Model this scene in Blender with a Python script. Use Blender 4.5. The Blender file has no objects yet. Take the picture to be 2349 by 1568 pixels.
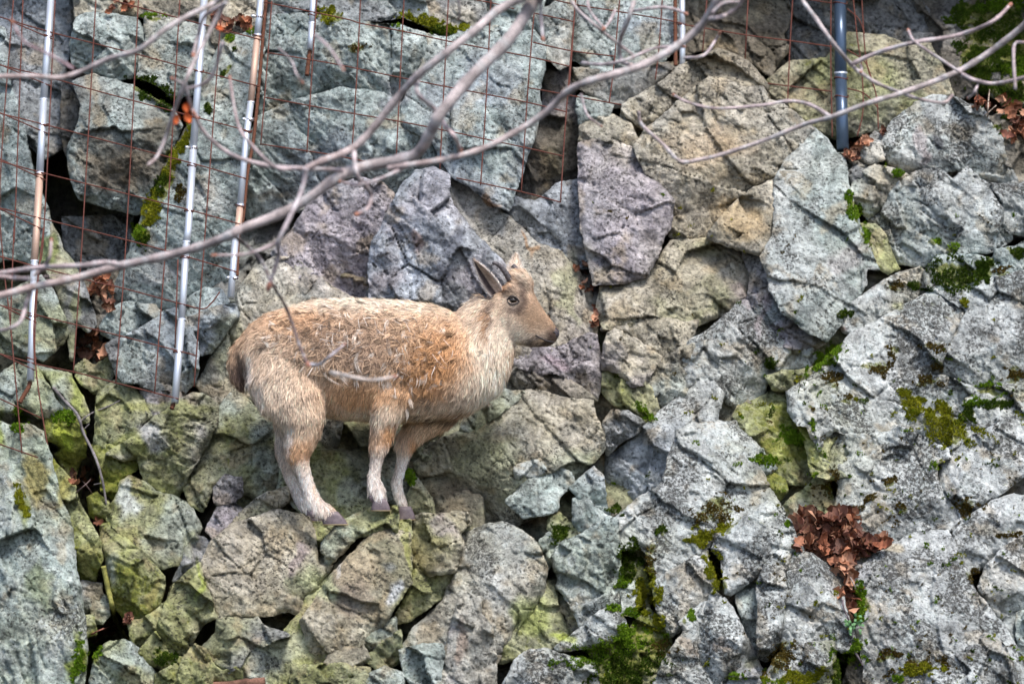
import bpy, math, random
import numpy as np
from mathutils import Vector
from mathutils.bvhtree import BVHTree

random.seed(7)
rng = np.random.default_rng(7)
scene = bpy.context.scene
COL = scene.collection

# ---------------------------------------------------------------- camera, sky, sun, exposure
S = 3.45 / 2349.0            # metres per drawing unit on the plane of the animal
DIST = 15.0                  # camera distance to that plane
ZC = 4.0                     # height of the camera
cam_data = bpy.data.cameras.new("camera")
cam_data.sensor_width = 36.0
cam_data.lens = 36.0 * DIST / 3.45
cam_data.clip_start = 0.1
cam_data.clip_end = 500.0
cam_data.dof.use_dof = True
cam_data.dof.focus_distance = DIST - 0.25
cam_data.dof.aperture_fstop = 2.8
cam = bpy.data.objects.new("camera", cam_data)
COL.objects.link(cam)
cam.location = (0.0, -DIST, ZC)
cam.rotation_euler = (math.radians(90), 0, 0)
scene.camera = cam

SUN_EL, SUN_AZ = math.radians(62), math.radians(150)   # azimuth clockwise from +Y (the cliff side)
world = bpy.data.worlds.new("World")
scene.world = world
world.use_nodes = True
wn = world.node_tree
for n in list(wn.nodes):
    wn.nodes.remove(n)
sky = wn.nodes.new("ShaderNodeTexSky")
sky.sky_type = 'NISHITA'
sky.sun_disc = False
sky.sun_elevation = SUN_EL
sky.sun_rotation = SUN_AZ
sky.air_density = 1.0
sky.dust_density = 2.5
sky.ozone_density = 1.0
bg = wn.nodes.new("ShaderNodeBackground")
bg.inputs["Strength"].default_value = 0.095
wo = wn.nodes.new("ShaderNodeOutputWorld")
wn.links.new(sky.outputs[0], bg.inputs["Color"])
wn.links.new(bg.outputs[0], wo.inputs["Surface"])
sun_data = bpy.data.lights.new("sun", 'SUN')
sun_data.energy = 1.5
sun_data.angle = math.radians(16)
sun_data.color = (1.0, 0.965, 0.92)
sun = bpy.data.objects.new("sun", sun_data)
COL.objects.link(sun)
sd_ = Vector((math.sin(SUN_AZ) * math.cos(SUN_EL), math.cos(SUN_AZ) * math.cos(SUN_EL), math.sin(SUN_EL)))
sun.rotation_euler = (-sd_).to_track_quat('-Z', 'Y').to_euler()
sun.location = (3, -8, 14)
scene.view_settings.view_transform = 'Standard'
scene.view_settings.look = 'None'
scene.view_settings.exposure = 1.4
scene.view_settings.gamma = 1.0
scene.view_settings.use_curve_mapping = False
scene.render.resolution_x = 1024
scene.render.resolution_y = 683

# ---------------------------------------------------------------- coordinates
# Shapes are drawn in picture units on nine overlapping tiles (A..I) and set at their own depth.
TS = 0.3360
OFF = {'A': (0, 0), 'B': (779.9, 0), 'C': (1559.7, 0), 'D': (0, 521.5), 'E': (779.9, 521.5), 'F': (1559.7, 521.5),
       'G': (0, 1042.0), 'H': (779.9, 1042.0), 'I': (1559.7, 1042.0)}

def pts(txt):
    out, tile, num = [], 'P', []
    for w in txt.split():
        if w in OFF or w == 'P':
            tile = w
            continue
        num.append(float(w))
        if len(num) == 2:
            if tile == 'P':
                out.append(tuple(num))
            else:
                o = OFF[tile]
                out.append((o[0] + num[0] * TS, o[1] + num[1] * TS))
            num = []
    return out

def base_depth(dx, dy):
    h = -(dy - 784.0) * S
    return 0.5 * h

def place(dx, dy, Y):
    k = (DIST + Y) / DIST
    return (dx - 1174.5) * S * k, Y, ZC - (dy - 784.0) * S * k

def V3(dx, dy, Y):
    return Vector(place(dx, dy, Y))

# ---------------------------------------------------------------- noise in numpy
def _hash(ix, iy, seed):
    h = (ix.astype(np.int64) * 374761393 + iy.astype(np.int64) * 668265263 + int(seed) * 1274126177) & 0xffffffff
    h = ((h ^ (h >> 13)) * 1274126177) & 0xffffffff
    h = (h ^ (h >> 16)) & 0xffffffff
    h = (h * 2246822519) & 0xffffffff
    h = h ^ (h >> 15)
    return (h & 0xffffff) / float(0x1000000)

def vnoise(x, y, seed=0):
    ix, iy = np.floor(x), np.floor(y)
    fx, fy = x - ix, y - iy
    ux, uy = fx * fx * fx * (fx * (fx * 6 - 15) + 10), fy * fy * fy * (fy * (fy * 6 - 15) + 10)
    r = 0
    for a in (0, 1):
        for b in (0, 1):
            ang = _hash(ix + a, iy + b, seed) * 6.2831853
            g = np.cos(ang) * (fx - a) + np.sin(ang) * (fy - b)
            r = r + g * (ux if a else 1 - ux) * (uy if b else 1 - uy)
    return r * 1.5            # about -1..1

def fbm(x, y, octv=4, seed=0, gain=0.5):
    r, a, f = 0, 1.0, 1.0
    for i in range(octv):
        r = r + a * vnoise(x * f + 17.3 * i, y * f - 9.1 * i, seed + i * 13)
        a *= gain
        f *= 2.03
    return r

def ridge(x, y, octv=3, seed=0):
    r, a, f = 0, 1.0, 1.0
    for i in range(octv):
        r = r + a * (1 - np.minimum(1, np.abs(vnoise(x * f + 5.7 * i, y * f + 3.3 * i, seed + i * 29)) * 2.2))
        a *= 0.5
        f *= 2.1
    return r

def facets(x, y, seed=0):
    """piecewise planes on random cells: returns height (cell tilt) and distance to the cell border"""
    ix, iy = np.floor(x), np.floor(y)
    d1 = np.full(x.shape, 1e9)
    d2 = np.full(x.shape, 1e9)
    h = np.zeros(x.shape)
    for a in (-1, 0, 1):
        for b in (-1, 0, 1):
            cx = ix + a + _hash(ix + a, iy + b, seed)
            cy = iy + b + _hash(ix + a, iy + b, seed + 71)
            ex, ey = x - cx, y - cy
            d = ex * ex + ey * ey
            t1 = _hash(ix + a, iy + b, seed + 131) * 2 - 1
            t2 = _hash(ix + a, iy + b, seed + 197) * 2 - 1
            t3 = _hash(ix + a, iy + b, seed + 263) * 2 - 1
            hh = t1 * ex + t2 * ey + 0.5 * t3
            near = d < d1
            d2 = np.where(near, d1, np.minimum(d2, d))
            h = np.where(near, hh, h)
            d1 = np.where(near, d, d1)
    return h, np.sqrt(d2) - np.sqrt(d1)

def sstep(a, b, v):
    t = np.clip((v - a) / (b - a), 0, 1)
    return t * t * (3 - 2 * t)

# ---------------------------------------------------------------- object helpers
def tag(o, label=None, cat=None, group=None, kind=None):
    if label: o["label"] = label
    if cat: o["category"] = cat
    if group: o["group"] = group
    if kind: o["kind"] = kind
    return o

def empty(name, loc=(0, 0, 0)):
    o = bpy.data.objects.new(name, None)
    o.empty_display_size = 0.1
    o.location = loc
    COL.objects.link(o)
    return o

def mesh_np(name, verts, faces, mat, parent=None, smooth=True, colors=None, extra=None):
    """verts (N,3) array, faces (M,k) int array in world coordinates -> one object"""
    me = bpy.data.meshes.new(name)
    verts = np.asarray(verts, dtype=np.float32)
    faces = np.asarray(faces, dtype=np.int32)
    k = faces.shape[1]
    me.vertices.add(len(verts))
    me.vertices.foreach_set("co", verts.ravel())
    me.loops.add(faces.size)
    me.loops.foreach_set("vertex_index", faces.ravel())
    me.polygons.add(len(faces))
    me.polygons.foreach_set("loop_start", np.arange(0, faces.size, k, dtype=np.int32))
    me.polygons.foreach_set("loop_total", np.full(len(faces), k, dtype=np.int32))
    me.polygons.foreach_set("use_smooth", np.full(len(faces), bool(smooth)))
    me.update(calc_edges=True)
    me.validate()
    if colors is not None:
        a = me.color_attributes.new("Col", 'FLOAT_COLOR', 'POINT')
        c = np.ones((len(verts), 4), dtype=np.float32)
        c[:, :3] = colors
        a.data.foreach_set("color", c.ravel())
    if extra is not None:
        a = me.color_attributes.new("Mask", 'FLOAT_COLOR', 'POINT')
        c = np.ones((len(verts), 4), dtype=np.float32)
        c[:, :3] = extra
        a.data.foreach_set("color", c.ravel())
    me.materials.append(mat)
    o = bpy.data.objects.new(name, me)
    COL.objects.link(o)
    if parent is not None:
        o.parent = parent
        o.matrix_parent_inverse.identity()
        o.location = -Vector(parent.location)
    return o

class MB:
    """collects simple polygons for one mesh"""
    def __init__(self):
        self.v, self.f, self.c = [], [], []
    def tube(self, path, radii, n=8, cap=True, col=None, twist=0.0):
        P = [Vector(p) for p in path]
        if not hasattr(radii, '__len__'):
            radii = [radii] * len(P)
        b0 = len(self.v)
        up = None
        for i, p in enumerate(P):
            t = (P[min(i + 1, len(P) - 1)] - P[max(i - 1, 0)])
            if t.length < 1e-9: t = Vector((0, 0, 1))
            t.normalize()
            if up is None:
                up = t.orthogonal().normalized()
            else:
                up = (up - t * up.dot(t))
                up = up.normalized() if up.length > 1e-6 else t.orthogonal().normalized()
            w = t.cross(up)
            for k in range(n):
                a = 2 * math.pi * k / n + twist * i
                self.v.append(p + (up * math.cos(a) + w * math.sin(a)) * radii[i])
                if col is not None: self.c.append(col[i] if isinstance(col, list) else col)
        for i in range(len(P) - 1):
            for k in range(n):
                a, b = b0 + i * n + k, b0 + i * n + (k + 1) % n
                self.f.append((a, b, b + n, a + n))
        if cap:
            for i, rev in ((0, True), (len(P) - 1, False)):
                c = len(self.v)
                self.v.append(P[i].copy())
                if col is not None: self.c.append(col[i] if isinstance(col, list) else col)
                for k in range(n):
                    a, b = b0 + i * n + k, b0 + i * n + (k + 1) % n
                    self.f.append((b, a, c) if rev else (a, b, c))
        return self
    def build(self, name, mat, parent=None, smooth=True):
        me = bpy.data.meshes.new(name)
        me.from_pydata([tuple(v) for v in self.v], [], self.f)
        if smooth:
            me.polygons.foreach_set("use_smooth", [True] * len(me.polygons))
        if self.c:
            a = me.color_attributes.new("Col", 'FLOAT_COLOR', 'POINT')
            cc = np.ones((len(self.v), 4), dtype=np.float32)
            cc[:, :3] = np.array([tuple(c) for c in self.c])
            a.data.foreach_set("color", cc.ravel())
        me.materials.append(mat)
        me.update()
        o = bpy.data.objects.new(name, me)
        COL.objects.link(o)
        if parent is not None:
            o.parent = parent
            o.location = -Vector(parent.location)
        return o

def catmull(P, n=6):
    P = [Vector(p) for p in P]
    if len(P) < 3:
        return [P[0].lerp(P[-1], i / n) for i in range(n + 1)]
    out = []
    for i in range(len(P) - 1):
        p0, p1, p2, p3 = P[max(i - 1, 0)], P[i], P[i + 1], P[min(i + 2, len(P) - 1)]
        for k in range(n):
            t = k / n
            out.append(0.5 * ((2 * p1) + (p2 - p0) * t + (2 * p0 - 5 * p1 + 4 * p2 - p3) * t * t + (3 * p1 - p0 - 3 * p2 + p3) * t ** 3))
    out.append(P[-1])
    return out

# ---------------------------------------------------------------- materials
class NT:
    def __init__(self, name):
        self.m = bpy.data.materials.new(name)
        self.m.use_nodes = True
        self.t = self.m.node_tree
        self.b = self.t.nodes["Principled BSDF"]
    def n(self, typ, **kw):
        nd = self.t.nodes.new(typ)
        for k, v in kw.items():
            if k.startswith('i_'):
                key = k[2:]
                key = int(key) if key.isdigit() else key.replace('_', ' ')
                nd.inputs[key].default_value = v
            else:
                setattr(nd, k, v)
        return nd
    def l(self, a, b):
        self.t.links.new(a, b)
    def ramp(self, src, stops):
        r = self.n("ShaderNodeValToRGB")
        e = r.color_ramp.elements
        e[0].position, e[0].color = stops[0][0], (*stops[0][1], 1)
        e[1].position, e[1].color = stops[-1][0], (*stops[-1][1], 1)
        for p, c in stops[1:-1]:
            q = e.new(p)
            q.color = (*c, 1)
        self.l(src, r.inputs[0])
        return r.outputs[0]
    def mix(self, fac, a, b, blend='MIX'):
        m = self.n("ShaderNodeMix", data_type='RGBA', blend_type=blend)
        for s, v in ((m.inputs[0], fac), (m.inputs[6], a), (m.inputs[7], b)):
            if hasattr(v, 'is_linked') or hasattr(v, 'links'):
                self.l(v, s)
            elif hasattr(v, '__len__'):
                s.default_value = (*v, 1)
            else:
                s.default_value = v
        return m.outputs[2]
    def math(self, op, a, b=None):
        m = self.n("ShaderNodeMath", operation=op)
        for s, v in ((m.inputs[0], a), (m.inputs[1], b)):
            if v is None: continue
            if hasattr(v, 'links'): self.l(v, s)
            else: s.default_value = v
        return m.outputs[0]

def g3(v):
    return (v, v, v)

def rock_material():
    T = NT("weathered_rock")
    pos = T.n("ShaderNodeNewGeometry").outputs["Position"]
    col = T.n("ShaderNodeVertexColor", layer_name="Col").outputs[0]
    msk = T.n("ShaderNodeSeparateColor")
    T.l(T.n("ShaderNodeVertexColor", layer_name="Mask").outputs[0], msk.inputs[0])
    lich, spk, moss = msk.outputs[0], msk.outputs[1], msk.outputs[2]
    def noise(scale, detail=4, rough=0.6, dist=0.0):
        nd = T.n("ShaderNodeTexNoise", i_Scale=scale, i_Detail=detail, i_Roughness=rough, i_Distortion=dist)
        T.l(pos, nd.inputs["Vector"])
        return nd.outputs["Fac"]
    n_b, n_c = noise(52, 4, 0.72, 0.3), noise(210, 2, 0.7)
    c2 = T.mix(1.0, col, T.ramp(n_b, [(0.30, g3(0.40)), (0.48, g3(0.95)), (0.68, g3(1.45))]), 'MULTIPLY')
    # pale crusty lichen
    n_l = noise(30, 5, 0.78, 0.5)
    thr = T.math('SUBTRACT', 0.76, T.math('MULTIPLY', lich, 0.34))
    lf = T.math('MULTIPLY', T.math('SUBTRACT', n_l, thr), 9.0)
    lfc = T.n("ShaderNodeClamp"); T.l(lf, lfc.inputs[0])
    lcol = T.ramp(n_c, [(0.3, (0.40, 0.44, 0.42)), (0.6, (0.56, 0.60, 0.58)), (0.8, (0.70, 0.72, 0.70))])
    c3 = T.mix(T.math('MULTIPLY', lfc.outputs[0], 0.70), c2, lcol)
    # dark pits and black crust
    pit = noise(95, 5, 0.78, 0.3)
    pf = T.ramp(T.math('ADD', pit, T.math('MULTIPLY', spk, 0.10)), [(0.585, g3(0)), (0.645, g3(1))])
    c4 = T.mix(T.math('MULTIPLY', pf, 0.82), c3, (0.05, 0.047, 0.042))
    # thin moss film
    mf = T.n("ShaderNodeClamp")
    T.l(T.math('MULTIPLY', T.math('SUBTRACT', T.math('ADD', T.math('SUBTRACT', 1.0, n_l), T.math('MULTIPLY', moss, 0.55)), 0.74), 7.0), mf.inputs[0])
    mcol = T.ramp(n_b, [(0.3, (0.05, 0.055, 0.012)), (0.5, (0.14, 0.16, 0.022)), (0.7, (0.26, 0.23, 0.05))])
    c6 = T.mix(T.math('MULTIPLY', mf.outputs[0], 0.85), c4, mcol)
    T.l(c6, T.b.inputs["Base Color"])
    T.b.inputs["Roughness"].default_value = 0.9
    T.b.inputs["Specular IOR Level"].default_value = 0.2
    h = T.math('ADD', T.math('MULTIPLY', n_b, 0.9), T.math('MULTIPLY', n_c, 0.45))
    h = T.math('SUBTRACT', T.math('ADD', h, T.math('MULTIPLY', n_l, 0.35)), T.math('MULTIPLY', pf, 0.3))
    bp = T.n("ShaderNodeBump", i_Strength=1.0, i_Distance=0.011)
    T.l(h, bp.inputs["Height"])
    T.l(bp.outputs[0], T.b.inputs["Normal"])
    return T.m

def attr_material(name, rough=0.8, spec=0.2, var=0.25, scale=80.0, bump=0.0, trans=0.0):
    T = NT(name)
    col = T.n("ShaderNodeVertexColor", layer_name="Col").outputs[0]
    nd = T.n("ShaderNodeTexNoise", i_Scale=scale, i_Detail=4.0, i_Roughness=0.65)
    T.l(T.n("ShaderNodeNewGeometry").outputs["Position"], nd.inputs["Vector"])
    c = T.mix(1.0, col, T.ramp(nd.outputs["Fac"], [(0.3, g3(1 - var)), (0.7, g3(1 + var))]), 'MULTIPLY')
    T.l(c, T.b.inputs["Base Color"])
    T.b.inputs["Roughness"].default_value = rough
    T.b.inputs["Specular IOR Level"].default_value = spec
    if bump:
        bp = T.n("ShaderNodeBump", i_Strength=bump, i_Distance=0.004)
        T.l(nd.outputs["Fac"], bp.inputs["Height"])
        T.l(bp.outputs[0], T.b.inputs["Normal"])
    return T.m

def plain_material(name, a, b, scale=60.0, rough=0.6, metal=0.0, spec=0.4, bump=0.0, stretch=None):
    T = NT(name)
    nd = T.n("ShaderNodeTexNoise", i_Scale=scale, i_Detail=5.0, i_Roughness=0.65)
    pos = T.n("ShaderNodeNewGeometry").outputs["Position"]
    if stretch:
        mp = T.n("ShaderNodeMapping")
        mp.inputs["Scale"].default_value = stretch
        T.l(pos, mp.inputs["Vector"])
        pos = mp.outputs[0]
    T.l(pos, nd.inputs["Vector"])
    T.l(T.ramp(nd.outputs["Fac"], [(0.32, a), (0.68, b)]), T.b.inputs["Base Color"])
    T.b.inputs["Roughness"].default_value = rough
    T.b.inputs["Metallic"].default_value = metal
    T.b.inputs["Specular IOR Level"].default_value = spec
    if bump:
        bp = T.n("ShaderNodeBump", i_Strength=bump, i_Distance=0.003)
        T.l(nd.outputs["Fac"], bp.inputs["Height"])
        T.l(bp.outputs[0], T.b.inputs["Normal"])
    return T.m

M_ROCK = rock_material()

# ---------------------------------------------------------------- the rock face
TONE = {  # real surface colours: (first, second)
    'g': ((.255, .305, .29), (.35, .395, .375)), 'b': ((.27, .30, .34), (.36, .39, .42)), 't': ((.335, .295, .215), (.41, .37, .295)),
    'o': ((.225, .235, .09), (.31, .31, .165)), 'y': ((.255, .265, .10), (.35, .35, .19)), 'p': ((.285, .255, .28), (.37, .335, .35)),
    'w': ((.355, .372, .365), (.445, .458, .445)), 'd': ((.10, .085, .065), (.17, .145, .11)), 'k': ((.17, .175, .18), (.25, .255, .26)),
    'c': ((.40, .375, .32), (.37, .36, .325)), 'm': ((.16, .185, .03), (.26, .27, .07))}
# per tone: lichen amount, dark speck amount, moss film amount
MASKV = {'g': (.55, .25, .05), 'b': (.35, .2, .0), 't': (.25, .35, .05), 'o': (.15, .3, .35), 'y': (.1, .1, .35), 'p': (.2, .3, 0),
         'w': (.75, .75, .22), 'd': (0, .3, .05), 'k': (.15, .3, .0), 'c': (.4, .2, .05), 'm': (0, .3, .8)}
ROCKS = []
def R(tone, off, outline, bends="", tx=None, ty=None, edge=1.0, amp=1.0, ang=None):
    ROCKS.append(dict(tone=tone, off=off, p=outline, b=bends, tx=tx, ty=ty, edge=edge, amp=amp, ang=ang))

# upper left, behind the wire fence
R('bk', .34, "A -90 -90 520 -90 500 180 460 420 430 520 430 1000 300 1080 170 950 60 560 40 300 -90 180")
R('g', .10, "A -90 150 20 200 50 330 60 560 140 800 200 1080 250 1260 330 1450 350 1600 D 340 100 320 210 230 250 120 200 -90 240", "A 60 560 250 1260 .5")
R('kd', .30, "A 430 540 520 560 560 800 480 1000 450 1060 420 900")
R('g', .10, "A 510 200 520 120 640 90 800 110 930 130 980 200 1000 330 960 380 940 530 800 540 620 510 500 440 480 300", "A 480 300 960 200 .25")
R('gt', .08, "A 990 110 1200 130 1400 170 1470 300 1480 400 1390 560 1310 640 1200 670 1060 570 945 525 960 380 1000 300", "A 1040 330 1200 660 -.3")
R('gd', -.02, "A 500 560 640 510 760 550 900 590 1060 690 1190 760 1240 860 1180 1000 1090 1160 1040 1300 990 1440 930 1460 760 1420 650 1390 600 1370 540 1350 490 1240 470 1100 470 1000 540 850 560 720",
  "A 470 980 1240 880 .9 A 740 760 900 590 -.3", amp=1.3)
R('g', -.02, "A 1490 330 1540 270 1740 220 1800 330 1740 600 1700 800 1690 950 1700 1160 1660 1350 1600 1566 D 1560 60 1620 250 1560 330 1500 430 1400 420 1290 480 1200 560 1050 540 900 530 790 480 770 440 830 300 870 200 900 100 950 0 A 980 1450 1060 1250 1140 1080 1250 920 1330 800 1370 650 1400 540",
  "A 1400 650 1010 1540 1.0 A 1420 1130 1700 1180 .3 D 1100 60 1550 200 .25", ty=-.1)
R('td', .12, "A 500 -90 1800 -90 1790 170 1560 270 1480 330 1400 180 1200 130 980 115 800 105 640 85 520 120", amp=1.4)
R('kg', .10, "A 1800 -90 B 560 -90 610 180 430 110 150 165 0 120 A 2200 90 2050 105 1840 135", amp=1.4)
R('kt', .12, "B 430 -90 960 -90 1010 160 900 200 740 260 500 120")
R('g', .12, "B 960 -90 1420 -90 1340 230 1130 210 1000 180")
# large lichen-grey boulder right of the pole
R('g', .02, "A 1800 340 1830 120 2050 95 2349 135 B 0 110 140 155 430 185 570 235 595 330 560 450 480 560 420 700 300 640 150 620 0 600 A 2200 640 2000 700 1770 800", "A 1850 500 B 560 300 .3 B 100 160 60 600 .25 A 2100 120 2060 650 -.2", amp=1.7)
R('gb', .00, "B 560 230 740 265 860 195 1060 185 1280 225 1330 215 1400 320 1395 480 1350 620 1365 720 1335 900 1265 1100 1205 1280 1150 1440 1080 1410 900 1280 760 1200 640 980 520 900 430 860 430 700 560 450 595 330",
  "B 1230 1300 1350 500 1.2 B 620 900 1200 780 .25 B 800 1250 1000 300 -.15 B 560 520 900 280 -.3", amp=1.2)
R('gb', .04, "A 1770 800 2000 690 2200 640 B 0 600 150 620 300 640 430 720 430 860 520 900 640 980 760 1200 640 1160 520 1170 430 1260 360 1340 290 1260 140 1230 0 1260 A 2200 1520 2000 1420 1700 1520 1640 1350 1700 1150 1690 940",
  "A 1720 1000 B 500 1000 .4 B 60 700 330 1040 .35 A 2050 720 2100 1450 -.25", amp=1.6)
R('cg', .05, "B 1320 120 1480 10 1600 0 1610 120 1570 200 1565 440 1500 465 1420 400 1400 290", "B 1530 440 1530 100 1.6")
R('gb', .18, "B 1600 -90 2310 -90 2300 320 2200 430 2000 460 1780 490 1640 430 1590 400")
R('dk', .16, "B 1600 470 1850 470 2150 440 2300 430 2200 560 2000 680 1900 730 1830 730 1700 650 1600 560")
R('g', .05, "B 1630 660 1760 680 1860 720 1830 790 1720 810 1640 850 1620 760")
R('dp', .24, "B 1400 470 1560 460 1590 620 1630 740 1630 1000 1630 1230 1480 1290 1340 1400 1200 1340 1270 1100 1340 900 1390 700", "B 1300 960 1640 1000 .5", amp=1.3)
R('b', .10, "B 1190 1350 1340 1390 1480 1260 1640 1230 1655 1566 E 1665 30 1500 80 1420 0 B 1300 1600 1130 1450", "B 1340 1390 1500 1600 .4")
R('b', .12, "E 1260 -40 1430 10 1560 50 1640 -10 1665 130 1690 270 1600 280 1480 170 1340 110")

# centre: slabs behind and beside the head
R('p', .04, "B -320 1566 -220 1400 -100 1310 0 1255 140 1220 290 1250 365 1330 335 1440 275 1600 E 225 120 205 260 225 500 0 530 -300 490 -430 300 -460 180", "B -200 1500 300 1520 .3 E -100 200 200 260 -.3", amp=1.4)
R('bp', -.03, "B 275 1580 340 1420 430 1260 520 1170 640 1150 750 1200 730 1300 790 1450 880 1550 E 930 60 1030 150 1130 260 1130 400 1030 560 800 560 640 520 420 500 210 490 200 250 225 100",
  "E 480 320 B 530 1300 -.5 E 620 300 B 760 1300 .5", amp=2.2, ang=.9)
R('tc', -.01, "B 690 1150 900 1260 1080 1380 1095 1450 1160 1490 E 1230 0 1350 120 1490 160 1630 310 1710 450 1755 600 1750 750 1690 770 1500 840 1300 890 1170 910 1160 700 1340 500 1200 300 1000 160 900 60 840 -20 B 760 1450 690 1300",
  "E 1700 600 1250 80 .7 E 1350 500 1600 800 .15", ang=.9)
R('p', -.02, "E 1170 830 1500 820 1700 730 1750 740 1780 900 1785 1030 1750 1175 1650 1110 1480 985 1330 1005 1200 950", "E 1300 930 1740 830 .3")
R('dk', .02, "E 1040 1110 1120 1000 1240 940 1330 1000 1480 980 1650 1100 1750 1180 1620 1195 1450 1145 1310 1105 1240 1135 1120 1140", "E 1330 1060 1700 1170 1.0", amp=1.5)
R('go', -.02, "E 820 1380 890 1230 1000 1130 1070 1100 1180 1120 1260 1130 1100 1260 1000 1330 890 1405")
R('t', .02, "B 1640 860 1720 810 1850 785 1980 850 2030 960 1990 1005 1900 965 1760 945 1640 965")
R('pt', -.04, "B 1630 980 1760 945 1900 965 1990 1005 2040 1090 2090 1190 2200 1290 2280 1370 2265 1450 2245 1566 E 2210 60 2165 200 2085 335 1930 375 1780 385 1735 385 1700 250 1665 60 B 1650 1566 1635 1300",
  "B 1640 1080 2280 1420 .45 B 1640 1040 2100 1190 -.4")
R('tc', -.02, "B 2010 1010 2080 890 2250 760 C 0 690 70 635 200 530 330 550 450 605 560 590 600 680 720 730 910 880 740 1100 670 1215 520 1290 420 1360 300 1470 210 1580 F 200 110 100 95 0 95 E 2250 60 2240 -60 B 2275 1380 2090 1195",
  "C 0 1210 500 1030 .25 C 560 600 300 1000 -.12", amp=1.2)
R('gw', -.03, "C 720 1100 900 870 1000 955 1065 1050 1125 1095 1145 1260 1185 1400 1235 1566 F 1285 130 1355 285 1265 270 1270 380 1190 520 1090 600 1110 640 1000 770 880 710 700 570 620 430 600 300 555 200 640 60 C 645 1566 650 1230",
  "C 640 1300 1100 1050 -.2 F 560 300 1250 100 .15", tx=.25)
R('t', -.06, "C 210 1580 300 1455 420 1350 520 1280 645 1225 645 1566 F 635 30 615 110 560 195 450 160 330 130 200 70", "C 640 1566 610 1230 .4", edge=.7)
R('td', .02, "B 1930 720 2050 650 2200 560 2300 470 C 60 420 150 380 260 340 330 365 460 420 540 510 605 590 600 665 540 610 400 600 300 560 200 540 70 650 0 710 B 2250 775 2150 835 2080 890 1990 875 1930 810", "B 2000 800 C 600 560 .7 C 60 500 200 380 .3", amp=1.6)

# upper right background
R('dt', .36, "B 2100 -90 C 700 -90 760 100 700 260 750 330 610 510 470 430 380 400 340 370 200 330 60 360 0 410 B 2290 440 2270 300 2150 250", "C 100 200 700 300 .4", amp=2.0)
R('ot', .30, "C 590 560 740 430 1000 400 1150 230 1400 250 1560 320 1700 290 1800 480 1860 640 1700 690 1600 710 1500 810 1440 860 1200 920 1060 940 920 900 800 800 700 710 610 670", "C 900 400 950 850 -.25 C 1100 700 1700 600 .3", amp=1.3)
R('kd', .42, "C 690 -90 1560 -90 1700 60 1730 240 1560 340 1380 260 1250 200 1130 250 1000 410 740 440 690 300 760 100", "C 1250 -50 1200 250 .5", amp=2.0)
R('dk', .40, "C 1550 -90 2440 -90 2440 780 2250 750 2100 630 1900 670 1830 630 1780 480 1690 300 1710 200 1640 60", amp=1.6)
R('wg', .08, "C 1385 970 1450 830 1550 755 1620 700 1730 655 1870 665 1960 715 2060 735 2105 820 2135 870 2195 950 2215 1050 2265 1170 2310 1270 2200 1270 2050 1250 1960 1170 1880 1160 1760 1180 1660 1160 1540 1180 1440 1125 1385 1050",
  "C 1560 1060 1860 670 .2 C 1450 1090 1900 1080 .5 C 2080 1000 1950 720 .35")
R('dt', .22, "C 2090 810 2200 770 2440 830 2440 1300 2300 1270 2200 1040", amp=1.4)
R('td', .06, "C 1055 1075 1140 1035 1205 1100 1255 1130 1200 1165 1140 1165")
R('kb', .05, "C 1140 1190 1260 1095 1330 1115 1250 1190 1195 1270")
R('c', .05, "C 1180 1045 1270 960 1360 985 1390 1080 1300 1120 1220 1085")
R('k', .08, "C 1265 965 1330 905 1405 935 1395 1065 1350 1065")
R('go', .10, "C 1060 1050 1150 1060 1250 1180 1300 1260 1240 1400 1180 1420 1120 1200")
R('tg', .02, "C 1145 1330 1200 1235 1250 1175 1330 1125 1450 1155 1545 1190 1490 1235 1410 1320 1430 1380 1345 1445 1285 1490 1225 1425", "C 1160 1340 1450 1200 .5")
R('wg', -.02, "C 1400 1390 1490 1235 1620 1170 1720 1150 1800 1175 1865 1240 1800 1310 1880 1225 1960 1140 2065 1250 2135 1330 2205 1400 2255 1566 F 2255 90 2160 160 1960 180 1800 210 1720 230 1640 270 1560 250 1450 240 1390 100 1320 -20 C 1290 1500 1370 1460",
  "C 1620 1330 2150 1400 .3 C 1860 1240 1800 1500 .3", amp=1.5)
R('wg', .00, "C 2060 1240 2200 1265 2300 1275 2440 1210 2440 1640 2250 1580 2130 1340", "C 2150 1350 2440 1300 .3")
R('yo', .03, "F 1220 -20 1330 -20 1400 60 1445 180 1490 280 1420 310 1345 275 1285 130", "F 1340 280 1260 0 .5")
R('g', -.03, "F 1670 310 1740 215 1850 180 2000 195 2140 225 2160 155 2300 135 2440 50 2440 310 2100 360 2000 420 1900 450 1760 440 1690 400")
R('wt', -.01, "F 1090 600 1180 520 1300 435 1400 365 1480 320 1640 275 1700 330 1750 425 1600 490 1480 590 1340 660 1180 730 1110 705", "F 1150 640 1650 300 .3")
R('to', -.02, "E 1780 400 1930 375 2080 335 2180 210 F -60 95 60 80 180 80 330 130 440 200 490 330 450 450 400 525 300 600 200 630 100 670 0 690 E 2200 650 2040 660 1930 670 1800 690 1755 560",
  "E 1790 560 F 450 300 .35 F 100 400 F 400 150 .2", amp=1.3)
R('pg', -.01, "F 440 160 560 200 625 300 645 420 705 560 885 700 985 790 900 840 720 810 640 730 560 650 465 490 485 330 435 200", amp=1.3)
R('w', -.03, "F 0 910 60 780 200 700 300 620 400 520 470 485 560 640 640 720 720 800 900 830 970 850 925 935 840 985 700 1005 600 1025 580 1105 540 1185 400 1245 330 1205 280 1125 230 1065 150 1055 50 1085",
  "F 60 900 600 700 .25 F 250 1000 700 850 .3", amp=1.4)
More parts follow.
